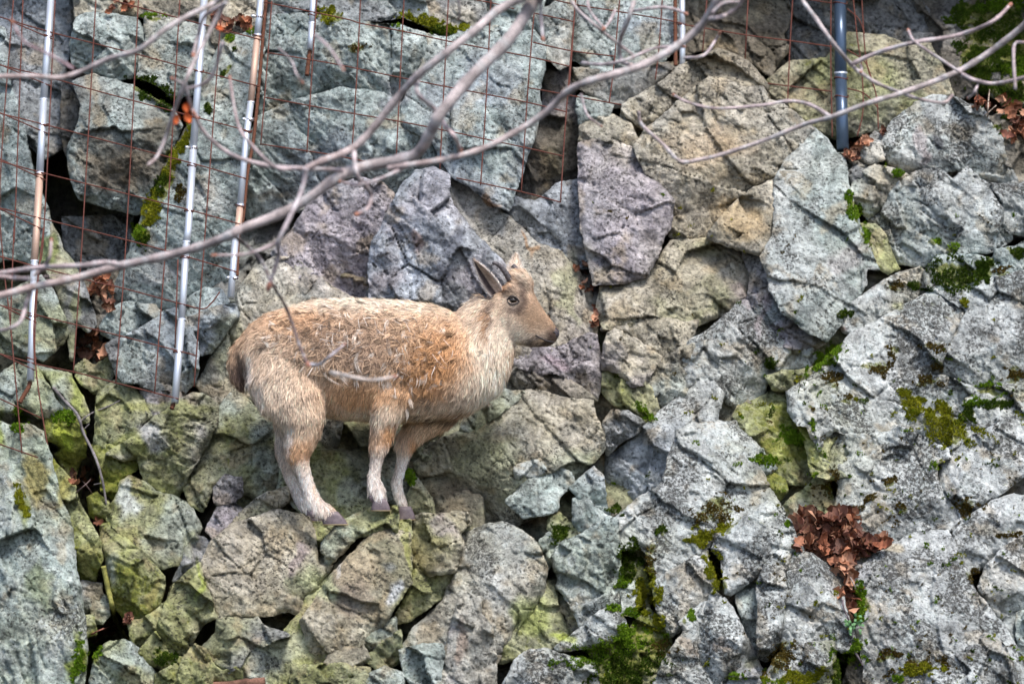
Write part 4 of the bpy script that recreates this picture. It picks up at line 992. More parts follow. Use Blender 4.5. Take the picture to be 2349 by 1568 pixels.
def coat(P, jit):
    x, y = to_draw(P)
    xs, zs = P[:, 0], P[:, 2]
    wx = x + 9 * fbm(xs * 22, zs * 22, 2, 51) + jit[:, 0] * 4
    wy = y + 9 * fbm(xs * 22, zs * 22, 2, 52) + jit[:, 1] * 4
    c = np.tile(TAN, (len(P), 1))
    for (qx, qy, rx, ry, col, st) in COAT_CREASE:
        big = min(1.0, max(rx, ry) / 40)
        px, py = x + (wx - x) * big, y + (wy - y) * big
        f = (np.exp(-1.1 * (((px - qx) / rx) ** 2 + ((py - qy) / ry) ** 2) ** 1.5) * st)[:, None]
        c = c * (1 - f) + col * f
    streak = fbm(xs * 60, zs * 26, 3, 57)[:, None]
    return np.clip(c * (1 + .22 * streak), .01, .95)

M_BODY = attr_material("goat_skin", .9, .1, .2, 120)
M_FUR = attr_material("goat_hair", .75, .15, .22, 240)
M_HOOF = plain_material("hoof_horn", (.10, .075, .085), (.20, .16, .165), 60, .55, 0, .4, .3)
M_SOLE = plain_material("hoof_rim", (.45, .33, .17), (.55, .43, .26), 80, .7)
M_HORN = plain_material("horn", (.05, .045, .05), (.16, .14, .14), 130, .6, 0, .3, .8)
M_NOSE = plain_material("nose_skin", (.035, .03, .038), (.075, .06, .07), 150, .5, 0, .4, .4)
M_EYE = plain_material("eye", (.010, .007, .005), (.03, .018, .010), 80, .06, 0, .6)
M_LID = plain_material("eyelid", (.025, .02, .02), (.05, .04, .04), 120, .6)
M_EAR = attr_material("ear_skin", .85, .1, .25, 150)

goat = empty("wild_goat", gp(830, 1195))
tag(goat, "young tan and cream wild goat with short dark horns standing on the rock ledge", "goat")
jz = np.zeros((len(BV), 2))
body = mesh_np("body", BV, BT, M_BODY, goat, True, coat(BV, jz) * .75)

# hair: tapered blades combed over the body
tri = BV[BT]
ar = np.linalg.norm(np.cross(tri[:, 1] - tri[:, 0], tri[:, 2] - tri[:, 0]), axis=1) * .5
COMB = np.array([(1240, 735, -.8, .3), (1200, 650, -.3, .2), (1160, 735, -.55, -.5), (1195, 785, -.7, -.35), (1125, 800, -.1, -1), (1080, 725, -.7, -.55), (1130, 860, .15, -1), (1090, 920, -.1, -1), (1000, 800, -.75, -.65), (980, 900, -.5, -.85),
                 (900, 700, -1, -.1), (700, 705, -1, -.2), (800, 800, -.8, -.55), (820, 870, -.25, -1), (850, 945, -.3, -.9), (620, 760, -.8, -.6), (600, 850, -.2, -1), (680, 930, .1, -1), (690, 1030, -.2, -1), (710, 1120, .15, -1), (870, 1000, -.05, -1), (865, 1100, 0, -1), (920, 1090, -.05, -1), (545, 850, .1, -1), (1040, 950, -.6, -.5)])
def comb(x, y):
    d = np.zeros((len(x), 2))
    for qx, qy, a, b in COMB:
        w = 1.0 / (((x - qx) ** 2 + (y - qy) ** 2) + 400.0) ** 1.5
        d[:, 0] += a * w
        d[:, 1] += b * w
    return d / (np.linalg.norm(d, axis=1, keepdims=True) + 1e-9)

def make_fur(count, lenf, widthf, seed, where=None, lift=.30, mess=.25, colf=1.0, curl=0.0, colmix=None):
    r = np.random.default_rng(seed)
    f = r.choice(len(BT), count, p=ar / ar.sum())
    a, b = r.random(count), r.random(count)
    sw = a + b > 1
    a[sw], b[sw] = 1 - a[sw], 1 - b[sw]
    T = tri[f]
    P = T[:, 0] + a[:, None] * (T[:, 1] - T[:, 0]) + b[:, None] * (T[:, 2] - T[:, 0])
    Nn = BN[BT[f]]
    N = Nn[:, 0] * (1 - a - b)[:, None] + Nn[:, 1] * a[:, None] + Nn[:, 2] * b[:, None]
    N /= np.linalg.norm(N, axis=1, keepdims=True) + 1e-9
    x, y = to_draw(P)
    # coat length by region (m)
    L = np.full(count, .021)
    headw = np.exp(-(((x - 1195) / 75) ** 2 + ((y - 715) / 75) ** 2) ** 2)
    L = L * (1 - headw) + .0085 * headw
    muz = np.exp(-(((x - 1262) / 26) ** 2 + ((y - 775) / 26) ** 2) ** 2)
    L = L * (1 - muz) + .0035 * muz
    crown = np.exp(-(((x - 1195) / 32) ** 2 + ((y - 643) / 22) ** 2))
    L = L + crown * .012
    lg = sstep(985, 1060, y)
    L = L * (1 - lg) + .0125 * lg
    feath = np.exp(-(((x - 868) / 30) ** 2 + ((y - 1130) / 22) ** 2)) + np.exp(-(((x - 735) / 40) ** 2 + ((y - 1165) / 18) ** 2)) + np.exp(-(((x - 862) / 22) ** 2 + ((y - 1005) / 30) ** 2)) + np.exp(-(((x - 925) / 22) ** 2 + ((y - 1005) / 25) ** 2))
    L = L + .013 * np.minimum(1, feath)
    L = L + .012 * np.exp(-(((x - 548) / 26) ** 2 + ((y - 870) / 30) ** 2)) + .010 * np.exp(-(((x - 1130) / 45) ** 2 + ((y - 860) / 70) ** 2)) + .006 * np.exp(-(((x - 850) / 120) ** 2 + ((y - 945) / 25) ** 2))
    # ragged moulting flank
    molt = np.exp(-(((x - 815) / 190) ** 2 + ((y - 785) / 75) ** 2) ** 1.5) + .6 * np.exp(-(((x - 985) / 70) ** 2 + ((y - 850) / 80) ** 2))
    molt = np.minimum(1, molt)
    L = L * lenf * (.7 + .6 * r.random(count)) * (1 + .5 * molt * r.random(count))
    keep = np.ones(count, bool)
    keep &= r.random(count) > .92 * np.exp(-(((x - 1272) / 9) ** 2 + ((y - 765) / 14) ** 2))
    if where is not None:
        keep &= r.random(count) < where(x, y)
    P, N, x, y, L, molt, headw = P[keep], N[keep], x[keep], y[keep], L[keep], molt[keep], headw[keep]
    n = len(P)
    d2 = comb(x, y)
    sc = 26
    ja = (mess + .75 * molt) * (1.4 * fbm(P[:, 0] * sc, P[:, 2] * sc, 2, 61 + seed) + .35 * r.normal(size=n))
    jc = (mess + .5 * molt) * 1.2 * fbm(P[:, 0] * 60, P[:, 2] * 60, 2, 67 + seed)
    ja = ja + jc
    ca, sa = np.cos(ja), np.sin(ja)
    dx, dz = d2[:, 0] * ca - d2[:, 1] * sa, d2[:, 0] * sa + d2[:, 1] * ca
    d = np.stack([dx, .25 * r.normal(size=n) * .5, dz], 1)
    d = d - N * np.sum(d * N, 1, keepdims=True)
    d /= np.linalg.norm(d, axis=1, keepdims=True) + 1e-6
    lf = (lift + .25 * molt * r.random(n) + .15 * r.random(n))[:, None]
    side = np.cross(d, N)
    side /= np.linalg.norm(side, axis=1, keepdims=True) + 1e-6
    roll = r.normal(size=(n, 1)) * .3
    wv = side * np.cos(roll) + N * np.sin(roll)
    W = (widthf * (.7 + .6 * r.random(n)) * (1 - .45 * headw))[:, None]
    Lc = L[:, None]
    cv = side * (curl * r.normal(size=(n, 1)))
    p0 = P - N * .001
    p1 = P + Lc * (.38 * d + .42 * lf * N + .25 * cv)
    p2 = P + Lc * (.75 * d + .60 * lf * N + .55 * cv)
    p3 = P + Lc * (1.0 * d + .55 * lf * N + 1.1 * cv) - np.array((0, 0, .10)) * Lc
    Vv = np.stack([p0 - wv * W * .5, p0 + wv * W * .5, p1 - wv * W * .55, p1 + wv * W * .55, p2 - wv * W * .38, p2 + wv * W * .38, p3], 1)
    k = np.arange(n)[:, None] * 7
    F = np.concatenate([k + np.array((0, 1, 3)), k + np.array((0, 3, 2)), k + np.array((2, 3, 5)), k + np.array((2, 5, 4)), k + np.array((4, 5, 6))], 1).reshape(-1, 3)
    c = coat(P, r.normal(size=(n, 2))) * colf
    shade = (1 + .22 * r.normal(size=n))[:, None]
    c = np.clip(c * np.clip(shade, .45, 1.6), .012, .92)
    if colmix is not None:
        c = c * (1 - colmix[1]) + np.array(colmix[0]) * colmix[1]
    dk = (molt * (fbm(P[:, 0] * 45, P[:, 2] * 45, 2, 71) > .12) * .72 * (r.random(n) < .85))[:, None]
    c = c * (1 - dk) + np.array((.10, .065, .05)) * dk
    C7 = np.repeat(c[:, None, :], 7, 1)
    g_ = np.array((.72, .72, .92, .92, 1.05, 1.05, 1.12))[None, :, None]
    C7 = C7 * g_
    return Vv.reshape(-1, 3), F, C7.reshape(-1, 3)

def join(parts):
    V_, F_, C_, o = [], [], [], 0
    for v, f, c in parts:
        V_.append(v); F_.append(f + o); C_.append(c); o += len(v)
    return np.concatenate(V_), np.concatenate(F_), np.clip(np.concatenate(C_), .008, .95)

flank = lambda x, y: np.clip(1.2 * np.exp(-(((x - 815) / 170) ** 2 + ((y - 785) / 65) ** 2) ** 2) + .6 * np.exp(-(((x - 985) / 60) ** 2 + ((y - 850) / 70) ** 2)), 0, 1)
fine = lambda x, y: np.clip(np.exp(-(((x - 1200) / 85) ** 2 + ((y - 715) / 85) ** 2) ** 2) + sstep(985, 1040, y), 0, 1)
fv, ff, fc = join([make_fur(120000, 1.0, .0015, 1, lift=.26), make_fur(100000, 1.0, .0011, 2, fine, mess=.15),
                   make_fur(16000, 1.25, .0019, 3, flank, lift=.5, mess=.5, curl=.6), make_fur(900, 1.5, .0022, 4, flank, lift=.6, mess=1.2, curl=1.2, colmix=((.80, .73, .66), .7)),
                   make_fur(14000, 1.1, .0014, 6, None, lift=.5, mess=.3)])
def make_tufts(count, per, seed):
    r = np.random.default_rng(seed)
    f = r.choice(len(BT), count * 12, p=ar / ar.sum())
    P = tri[f].mean(1)
    N = BN[BT[f]].mean(1)
    N /= np.linalg.norm(N, axis=1, keepdims=True) + 1e-9
    x, y = to_draw(P)
    ok = r.random(len(x)) < np.clip(flank(x, y), 0, 1) * .8
    P, N, x, y = P[ok][:count], N[ok][:count], x[ok][:count], y[ok][:count]
    n = len(P)
    d2 = comb(x, y)
    an = r.normal(size=n) * .65
    d = np.stack([d2[:, 0] * np.cos(an) - d2[:, 1] * np.sin(an), np.zeros(n), d2[:, 0] * np.sin(an) + d2[:, 1] * np.cos(an)], 1)
    d = d - N * np.sum(d * N, 1, keepdims=True)
    d /= np.linalg.norm(d, axis=1, keepdims=True) + 1e-6
    side = np.cross(d, N)
    bend = r.normal(size=n) * .8
    L = r.uniform(.022, .050, n)
    col = coat(P, r.normal(size=(n, 2)))
    dark = r.random(n)
    col = np.where((dark < .36)[:, None], col * .38, np.where((dark > .87)[:, None], col * .4 + np.array((.84, .77, .69)) * .6, col))
    rep = lambda a: np.repeat(a, per, 0)
    P, N, d, side, bend, L, col = map(rep, (P, N, d, side, bend, L, col))
    m = n * per
    P = P + side * (r.normal(size=(m, 1)) * .0035) + d * (r.normal(size=(m, 1)) * .003)
    L = (L * r.uniform(.75, 1.15, m))[:, None]
    bend = (bend + r.normal(size=m) * .12)[:, None]
    lift = r.uniform(.35, .6, m)[:, None]
    W = r.uniform(.0009, .0016, m)[:, None]
    tip = -side * 0
    p0 = P
    p1 = P + L * (.36 * d + .30 * lift * N + .10 * bend * side)
    p2 = P + L * (.66 * d + .52 * lift * N + .36 * bend * side)
    p3 = P + L * (.82 * d + .45 * lift * N + .75 * bend * side) - np.array((0, 0, .12)) * L
    wv = side
    Vv = np.stack([p0 - wv * W, p0 + wv * W, p1 - wv * W, p1 + wv * W, p2 - wv * W * .7, p2 + wv * W * .7, p3], 1)
    k = np.arange(m)[:, None] * 7
    F = np.concatenate([k + np.array((0, 1, 3)), k + np.array((0, 3, 2)), k + np.array((2, 3, 5)), k + np.array((2, 5, 4)), k + np.array((4, 5, 6))], 1).reshape(-1, 3)
    c = col * np.clip(1 + .15 * r.normal(size=(m, 1)), .5, 1.5)
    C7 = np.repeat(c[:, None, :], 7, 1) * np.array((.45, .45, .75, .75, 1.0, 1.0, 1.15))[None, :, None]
    return Vv.reshape(-1, 3), F, C7.reshape(-1, 3)
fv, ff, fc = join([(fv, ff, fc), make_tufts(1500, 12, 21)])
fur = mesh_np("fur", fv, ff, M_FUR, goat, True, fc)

# hooves: cleft, two toes each
def hoof(x, y, lat, w, h, lean=.3):
    root = None
    for k, sgn in enumerate((-1, 1)):
        m = MB()
        prof = [(0.0, .60, .46), (.30, .80, .55), (.70, 1.0, .62), (.93, 1.06, .66), (1.0, 1.02, .64)]
        b0 = 0
        n = 14
        for (t, wx_, wl) in prof:
            cx_ = x + lean * h * t
            cy_ = y + h * t
            for q in range(n):
                a = 2 * math.pi * q / n
                m.v.append(gp(cx_ + math.cos(a) * w * .5 * wx_ + (.12 * w if math.cos(a) > .5 else 0), cy_, lat + sgn * .013 + math.sin(a) * wl * .016))
        for i in range(len(prof) - 1):
            for q in range(n):
                a, b = i * n + q, i * n + (q + 1) % n
                m.f.append((a, b, b + n, a + n))
        m.f.append(tuple(range(n - 1, -1, -1)))
        m.f.append(tuple(range((len(prof) - 1) * n, len(prof) * n)))
        ho = m.build("hoof", M_HOOF, goat)
        s_ = MB()
        for (t, dl) in ((.93, 1.09), (1.02, 1.07)):
            for q in range(n):
                a = 2 * math.pi * q / n
                s_.v.append(gp(x + lean * h * t + math.cos(a) * w * .5 * dl + (.12 * w if math.cos(a) > .5 else 0), y + h * t, lat + sgn * .013 + math.sin(a) * .69 * .016))
        for q in range(n):
            s_.f.append((q, (q + 1) % n, n + (q + 1) % n, n + q))
        s_.f.append(tuple(range(n, 2 * n)))
        so = s_.build("hoof_rim", M_SOLE, ho)
        so.location = (0, 0, 0)
hoof(757, 1170, -.10, 48, 30, .45)
hoof(714, 1170, .06, 40, 27, .4)
hoof(871, 1140, -.104, 37, 28, .1)
hoof(926, 1162, .045, 37, 31, .1)
# dew claws
for (x, y, lat) in ((722, 1174, -.10), (858, 1138, -.10)):
    m = MB(); m.tube([gp(x, y - 10, lat), gp(x - 2, y, lat - .012), gp(x, y + 10, lat - .016)], [.006, .012, .005], 10)
    m.build("dew_claw", M_HOOF, goat)

# eyes
for sgn in (-1, 1):
    c = gp(1176, 689, sgn * .0530)
    m = MB()
    n, k_ = 16, 8
    for i in range(k_ + 1):
        for j in range(n):
            th, ph = math.pi * i / k_, 2 * math.pi * j / n
            m.v.append(c + Vector((math.sin(th) * math.cos(ph) * .0155, math.cos(th) * .0105, math.sin(th) * math.sin(ph) * .0115)))
    for i in range(k_):
        for j in range(n):
            a, b = i * n + j, i * n + (j + 1) % n
            m.f.append((a, b, b + n, a + n))
    eye = m.build("eye", M_EYE, goat)
    for up_ in (1, -1):
        m = MB()
        path = [gp(1163, 690, sgn * .0560), gp(1169, 689 - up_ * 7.5, sgn * .0610), gp(1178, 689 - up_ * 9, sgn * .0620), gp(1186, 690 - up_ * 5, sgn * .0600), gp(1191, 693, sgn * .0540)]
        m.tube(catmull(path, 5), [.0012] + [.0028] * 19 + [.0012], 8)
        m.build("eyelid", M_LID, goat)
# nose pad, nostrils, mouth line
m = MB()
loft(m, [(1262, 758, 12, .020, 0, ha), (1270, 764, 15, .024, 0, ha), (1277, 769, 12, .020, 0, ha), (1281, 772, 5, .010, 0, ha)], 18)
m.build("nose", M_NOSE, goat)
for sgn in (-1, 1):
    m = MB()
    m.tube(catmull([gp(1262, 757, sgn * .020), gp(1268, 762, sgn * .0235), gp(1274, 764, sgn * .018)], 4), [.001] + [.0035] * 7 + [.001], 8)
    m.build("nostril", M_EYE, goat)
    m = MB()
    m.tube(catmull([gp(1228, 768, sgn * .0385), gp(1240, 775, sgn * .037), gp(1256, 782, sgn * .033), gp(1271, 784, sgn * .022)], 5), [.001] + [.0022] * 14 + [.001], 8)
    m.build("mouth_line", M_LID, goat)
# horns: short, ringed, swept back
for sgn, dx, dy in ((-1, 0, 0), (1, 26, -6)):
    m = MB()
    path = catmull([gp(1170 + dx, 642 + dy, sgn * .026), gp(1162 + dx, 629 + dy, sgn * .032), gp(1152 + dx, 616 + dy, sgn * .037), gp(1141 + dx, 606 + dy, sgn * .041), gp(1129 + dx, 603 + dy, sgn * .044)], 6)
    rr_ = [(.0115 * (1 - .55 * i / (len(path) - 1))) * (1 + .10 * math.sin(i * 2.1)) for i in range(len(path))]
    rr_[-1] *= .5
    if sgn > 0:
        path, rr_ = path[:14], rr_[:14]
    m.tube(path, rr_, 12)
    m.build("horn", M_HORN, goat)

# ears: cupped leaf shapes with thickness, hair-fringed
def ear(base, tip, width, lat0, lat1, open_sgn, colo, coli, split=0):
    n, k_ = 14, 9
    bx, by = base
    tx_, ty_ = tip
    ax = Vector((tx_ - bx, ty_ - by)); L = ax.length; ax /= L
    pr = Vector((-ax.y, ax.x))
    def surf(off, colr, flip):
        vs, fs, cs = [], [], []
        for i in range(n + 1):
            t = i / n
            wd = width * (math.sin(math.pi * min(1, (.22 + .78 * t)) ** .9) ** .75 if t < 1 else 0.02) * (1 - .25 * t)
            for j in range(k_ + 1):
                s_ = (j / k_ - .5) * 2
                cup = .020 * (1 - s_ * s_) * math.sin(math.pi * min(1, .15 + .85 * t))
                q = Vector((bx, by)) + ax * (L * t) + pr * (s_ * wd * .5)
                vs.append(gp(q.x, q.y, lat0 + (lat1 - lat0) * t + open_sgn * (cup + off)))
                e = abs(s_) ** 2
                n_ = random.uniform(.7, 1.25)
                base_ = np.array(colr) if s_ * split <= .1 else np.array(colo) * 0 + np.array((.06, .045, .045))
                cs.append(tuple(np.clip((base_ * (1 - .75 * e ** 3) + WHITE * .75 * e ** 3) * n_, 0, .9)))
        for i in range(n):
            for j in range(k_):
                a = i * (k_ + 1) + j
                fs.append((a, a + 1, a + k_ + 2, a + k_ + 1))
        return vs, fs, cs
    m = MB()
    v1, f1, c1 = surf(0, colo, False)
    v2, f2, c2 = surf(-.004, coli, True)
    m.v = v1 + v2; m.c = c1 + c2
    o = len(v1)
    m.f = f1 + [tuple(x + o for x in reversed(q)) for q in f2]
    kk = k_ + 1
    ring = [i * kk for i in range(n + 1)] + [n * kk + j for j in range(1, kk)] + [i * kk + k_ for i in range(n - 1, -1, -1)] + [j for j in range(k_ - 1, 0, -1)]
    for i in range(len(ring)):
        a, b = ring[i], ring[(i + 1) % len(ring)]
        m.f.append((a, b, b + o, a + o))
    e_ = m.build("ear", M_EAR, goat)
    # fringe
    r = np.random.default_rng(int(bx))
    Vq, Fq, Cq = [], [], []
    for q in range(900):
        i, j = r.integers(0, n), r.integers(0, kk)
        p = np.array(v1[i * kk + j]) * r.random() + np.array(v1[min(n, i + 1) * kk + j]) * (1 - r.random())
        p = np.array(v1[i * kk + j]) + (np.array(v1[min(n, i + 1) * kk + j]) - np.array(v1[i * kk + j])) * r.random()
        if r.random() < .35: p = p + (np.array(v2[i * kk + j]) - np.array(v1[i * kk + j]))
        side_ = (j / k_ - .5) * 2
        dd = ax * (.8) + pr * (side_ * .5)
        L_ = .009 * r.uniform(.6, 1.4)
        dv = np.array((dd.x * L_, open_sgn * -L_ * .2 * r.normal(), -dd.y * L_))
        wv = np.array((-dv[2], 0, dv[0])); wv = wv / (np.linalg.norm(wv) + 1e-9) * .0009
        b = len(Vq)
        Vq += [p - wv, p + wv, p + dv]
        Fq.append((b, b + 1, b + 2))
        cc = np.array(c1[i * kk + j]) * r.uniform(.7, 1.3)
        Cq += [cc, cc, cc * 1.1]
    o2 = mesh_np("ear_hair", np.array(Vq), np.array(Fq), M_FUR, e_, True, np.clip(np.array(Cq), 0, .9))
    o2.location = (0, 0, 0)
ear((1141, 676), (1087, 597), 38, -.036, -.085, 1, (.52, .38, .29), (.52, .38, .29), -1)
ear((1178, 644), (1184, 581), 40, .035, .070, -1, (.66, .53, .42), (.62, .48, .37))

# ---------------------------------------------------------------- fence: galvanised posts, rusty mesh
M_ZINC = plain_material("galvanised_steel", (.46, .50, .56), (.68, .72, .78), 30, .42, .5, .5, .1, (40, 40, 4))
M_RUST = plain_material("rusty_wire", (.075, .024, .018), (.16, .055, .038), 90, .85, .1, .3, .4)
M_REBAR = plain_material("rusty_bar", (.075, .032, .022), (.17, .07, .04), 120, .9, .1, .2, .8)
M_ORANGE = plain_material("rust_streaked_steel", (.50, .20, .05), (.55, .52, .50), 40, .6, .4, .4, .1, (60, 60, 3))
M_BLUE = plain_material("dark_blue_paint", (.045, .070, .115), (.08, .12, .18), 40, .28, .4, .5, .05, (40, 40, 3))
M_CLAMP = plain_material("clamp_steel", (.60, .60, .62), (.8, .8, .8), 200, .3, .9, .5)

def fence_depth(dx, dy):
    return base_depth(dx, dy) - .17 + .10 * min(1, max(0, (dx - 1500) / 300)) + (.30 if dx > 1500 else 0)

def along(txt, df, n=5, smooth=True):
    P = [V3(x, y, df(x, y)) for x, y in pts(txt)]
    return catmull(P, n) if smooth and len(P) > 2 else P

def wire(txt, parent, r=.0023, df=fence_depth, bumps=True):
    P = along(txt, df, 6)
    m = MB(); m.tube(P, r, 6)
    return m.build("wire", M_RUST, parent)

VL = ["A 95 -40 0 1250 D 30 300 D 70 650 150 1540", "A 158 -40 100 1566 D 95 10 72 640", "A 378 -40 300 1566 D 265 300 240 900 340 1580", "A 657 -40 565 1566 D 500 995", "A 947 -40 865 1566 D 790 1065", "A 1230 -40 1138 1566 D 1055 1135", "A 1520 -40 1402 1566 D 1325 1085", "D 298 0 232 600 238 930", "D 1215 220 1195 820"]
HL = ["A 740 -5 1240 130 1790 275", "A -40 105 360 225 930 370 1340 480 1770 590", "A -40 435 340 530 620 610 1180 760 1720 900", "A -40 765 320 855 890 1005 1330 1120 1680 1220", "A -40 1090 310 1185 870 1325 1280 1430 1640 1530", "A -40 1410 580 1566 D 860 85 1260 195 1620 305", "D -40 190 240 265 640 370 820 410 1230 520 1380 555 1440 520 1500 440", "D -40 520 240 595 800 735 1230 845 1340 875", "D -40 850 240 930 500 985 790 1060 1220 1170", "D -40 1150 280 1300", "D -40 1465 260 1570",
      "A 60 140 360 268", "A -40 425 350 590", "A -40 752 325 912", "A -40 1068 312 1230", "A -40 1405 290 1566", "D -40 185 230 265", "D -40 510 250 650", "D -40 845 240 975"]
VR = ["A 1855 10 1835 300 1780 990", "A 2165 -40 2135 400 2095 1042", "B 142 -40 118 460 85 985", "B 439 -40 410 540 385 1062", "B 742 -40 710 590 682 1155", "B 1032 -40 1000 640 960 1262", "B 1325 85 1285 580 1237 1312", "B 1612 -40 1545 760 1505 1382", "B 1300 390 1275 700"]
HR = ["A 1800 15 2349 128 B 140 160 430 215 730 280 1010 335 1300 390 1572 456", "A 1825 360 2270 435 B 120 470 410 530 710 590 1000 645 1280 700 1552 766", "A 1805 665 2349 765 B 380 825 690 885 970 945 1250 1005 1522 1066", "A 1785 985 2250 1055 B 70 1083 200 1106", "B 795 1215 1240 1310 1506 1381", "B 860 -10 1030 20 1190 62"]
V2 = ["B 1610 -40 1580 400 1560 660", "B 1912 -40 1875 400 1838 705", "B 2202 -40 2180 300 2153 545"]
H2 = ["B 1322 90 1600 150", "B 1318 290 1590 350 1882 386", "B 1288 600 1560 650 1830 700 1922 716", "B 1440 -5 1620 35 1900 80 2190 130 2349 163"]
V3L = ["C 187 -40 155 355", "C 467 -40 445 402", "C 772 -40 752 300 735 692", "C 1032 -40 1030 400 1040 935", "C 1180 -40 1210 250 1240 460 1250 750 1210 930", "C 1240 -40 1270 400 1340 650 1355 885"]
H3L = ["C 0 165 450 240 760 280 1040 320", "C 600 570 740 588 1040 625", "C 850 -5 1040 22", "C 1140 60 1220 130 1260 230", "C 1140 340 1260 420 1310 540", "C 1145 605 1260 640 1355 740"]
def panel(lines, label, at):
    root = empty("wire_mesh_panel", V3(at[0], at[1], fence_depth(*at)))
    tag(root, label, "wire mesh", "rusty mesh panels on the posts")
    for t in lines:
        wire(t, root)
    return root
panel(VL + HL, "rusty square wire mesh hanging over the dark hollow and the mossy crevice", (250, 900))
panel(VR + HR, "rusty square wire mesh hanging against the large lichen grey boulder", (950, 430))
panel(V2 + H2, "small rusty wire mesh piece over the dark gully beside the boulder", (1420, 240))
panel(V3L + H3L, "rusty wire mesh tied to the dark blue post with loose bent ends", (1800, 230))

def clamp(x, y, r, parent, df):
    c = V3(x, y, df(x, y))
    m = MB()
    m.tube([c + Vector((-.001, 0, .0055)), c + Vector((0, 0, -.0055))], [r * S + .0025] * 2, 16)
    a = m.build("hose_clamp", M_CLAMP, parent)
    m = MB()
    m.tube([c + Vector((-r * S - .004, -.004, .001)), c + Vector((-r * S - .016, -.006, .002))], [.006, .006], 8)
    b = m.build("clamp_screw", M_CLAMP, a); b.location = (0, 0, 0)
    for k in range(5):
        m = MB()
        an = -1.2 + k * .5
        p = c + Vector((math.sin(an) * (r * S + .0027), -math.cos(an) * (r * S + .0027), 0))
        m.tube([p + Vector((0, 0, .004)), p - Vector((0, 0, .004))], [.0011] * 2, 5)
        q = m.build("clamp_slot", M_RUST, a); q.location = (0, 0, 0)

def post(label, segs, r, clamps=(), bars=(), ties=(), mat=None, depth=.0):
    df = lambda x, y: fence_depth(x, y) + .012 + depth
    P0 = pts(segs[-1][0])[-1]
    root = empty("fence_post", V3(P0[0], P0[1], df(*P0)))
    tag(root, label, "post", "metal fence posts")
    for k, (txt, mt, f) in enumerate(segs):
        P = along(txt, df, 4, False)
        m = MB(); m.tube(P, r * S * f, 18)
        m.build("tube", mt, root)
        if k:
            m = MB(); m.tube([P[0] + Vector((0, 0, .004)), P[0] - Vector((0, 0, .004))], r * S * 1.12, 16)
            m.build("joint_ring", M_ZINC, root)
    for (txt, rr_) in bars:
        P = along(txt, lambda x, y: df(x, y) + .012, 10)
        L = sum((P[i + 1] - P[i]).length for i in range(len(P) - 1))
        N = max(6, int(L / .006))
        Q = []
        for i in range(N + 1):
            t = i / N * (len(P) - 1); a = min(int(t), len(P) - 2)
            Q.append(P[a].lerp(P[a + 1], t - a))
        m = MB(); m.tube(Q, [rr_ * S * (1.15 if i % 2 else .9) for i in range(len(Q))], 8)
        m.build("reinforcing_bar", M_REBAR, root)
    for c in clamps:
        q = pts(c)[0]
        clamp(q[0], q[1], r, root, df)
    for t in ties:
        q = pts(t)[0]
        c = V3(q[0], q[1], df(*q))
        m = MB()
        path = []
        for i in range(15):
            a = i / 14 * 2 * math.pi * 1.1
            path.append(c + Vector((math.cos(a) * (r * S + .003), math.sin(a) * (r * S + .003), .003 * math.sin(i) - .004 * i / 14)))
        m.tube(path, .0022, 6)
        m.build("wire_tie", M_RUST, root)
    return root

post("thin grey post whose lower end is a bent rusty bar above green rock", [("A 352 -60 298 680", M_ZINC, 1), ("A 298 680 272 1180", M_ZINC, 1.02), ("A 272 1180 250 1566 D 235 230", M_ORANGE, 1), ("D 235 230 208 1045", M_ZINC, .98)], 8.6,
     bars=[("D 208 1040 195 1090 160 1150 135 1195", 5.0)], ties=("A 330 240", "A 300 850", "A 270 1185", "D 225 600", "D 215 890"))
post("long grey post with one clamp running down to the foot of the mesh", [("A 1398 -60 1320 1010", M_ZINC, 1), ("A 1320 1010 1285 1566 D 1272 100", M_ZINC, 1), ("D 1272 100 1240 630", M_ZINC, .97), ("D 1240 630 1193 1195", M_ZINC, 1)], 8.6,
     clamps=("A 1322 1010",), bars=[("D 1193 1180 1180 1215 1172 1240", 5)], ties=("A 1360 485", "A 1335 800", "A 1310 1125", "A 1290 1435", "D 1262 200", "D 1215 845"))
post("rust streaked post with three clamps and a ribbed bar wired to it", [("A 1785 -60 1758 240", M_ZINC, 1), ("A 1758 240 1712 700", M_ORANGE, .98), ("A 1712 700 1680 940 1640 1400", M_ZINC, .98), ("A 1640 1400 1625 1566 D 1612 20", M_ORANGE, .97), ("D 1612 20 1575 482", M_ZINC, 1)], 8.0,
     clamps=("A 1772 115", "A 1708 818", "D 1602 347"), bars=[("A 1820 -40 1805 140 1740 880 1690 1180 1660 1480 D 1628 60 1618 330", 4.0)], ties=("A 1755 240", "A 1690 895", "A 1640 1400"))
post("short grey post ending in a rusty bar above the lichen boulder", [("A 2142 -60 2130 160", M_ZINC, 1), ("A 2130 160 2118 338", M_ZINC, 1)], 8.0, bars=[("A 2118 330 2105 430 2095 515", 5.2)], ties=("A 2133 98",))
post("grey post with a thick ribbed rusty bar beside the tan boulder top", [("B 2335 -60 2338 180", M_ZINC, 1), ("B 2338 180 2338 445", M_ZINC, 1)], 7.2, bars=[("B 2288 -60 2290 200 2292 450", 4.8)], ties=("B 2335 165",))
post("thick dark blue post standing in brown leaves between the boulders", [("C 1093 -60 1098 500", M_BLUE, 1), ("C 1098 500 1112 1020", M_BLUE, 1.0)], 14.5, ties=("C 1095 18", "C 1100 530", "C 1104 655"), depth=.02)

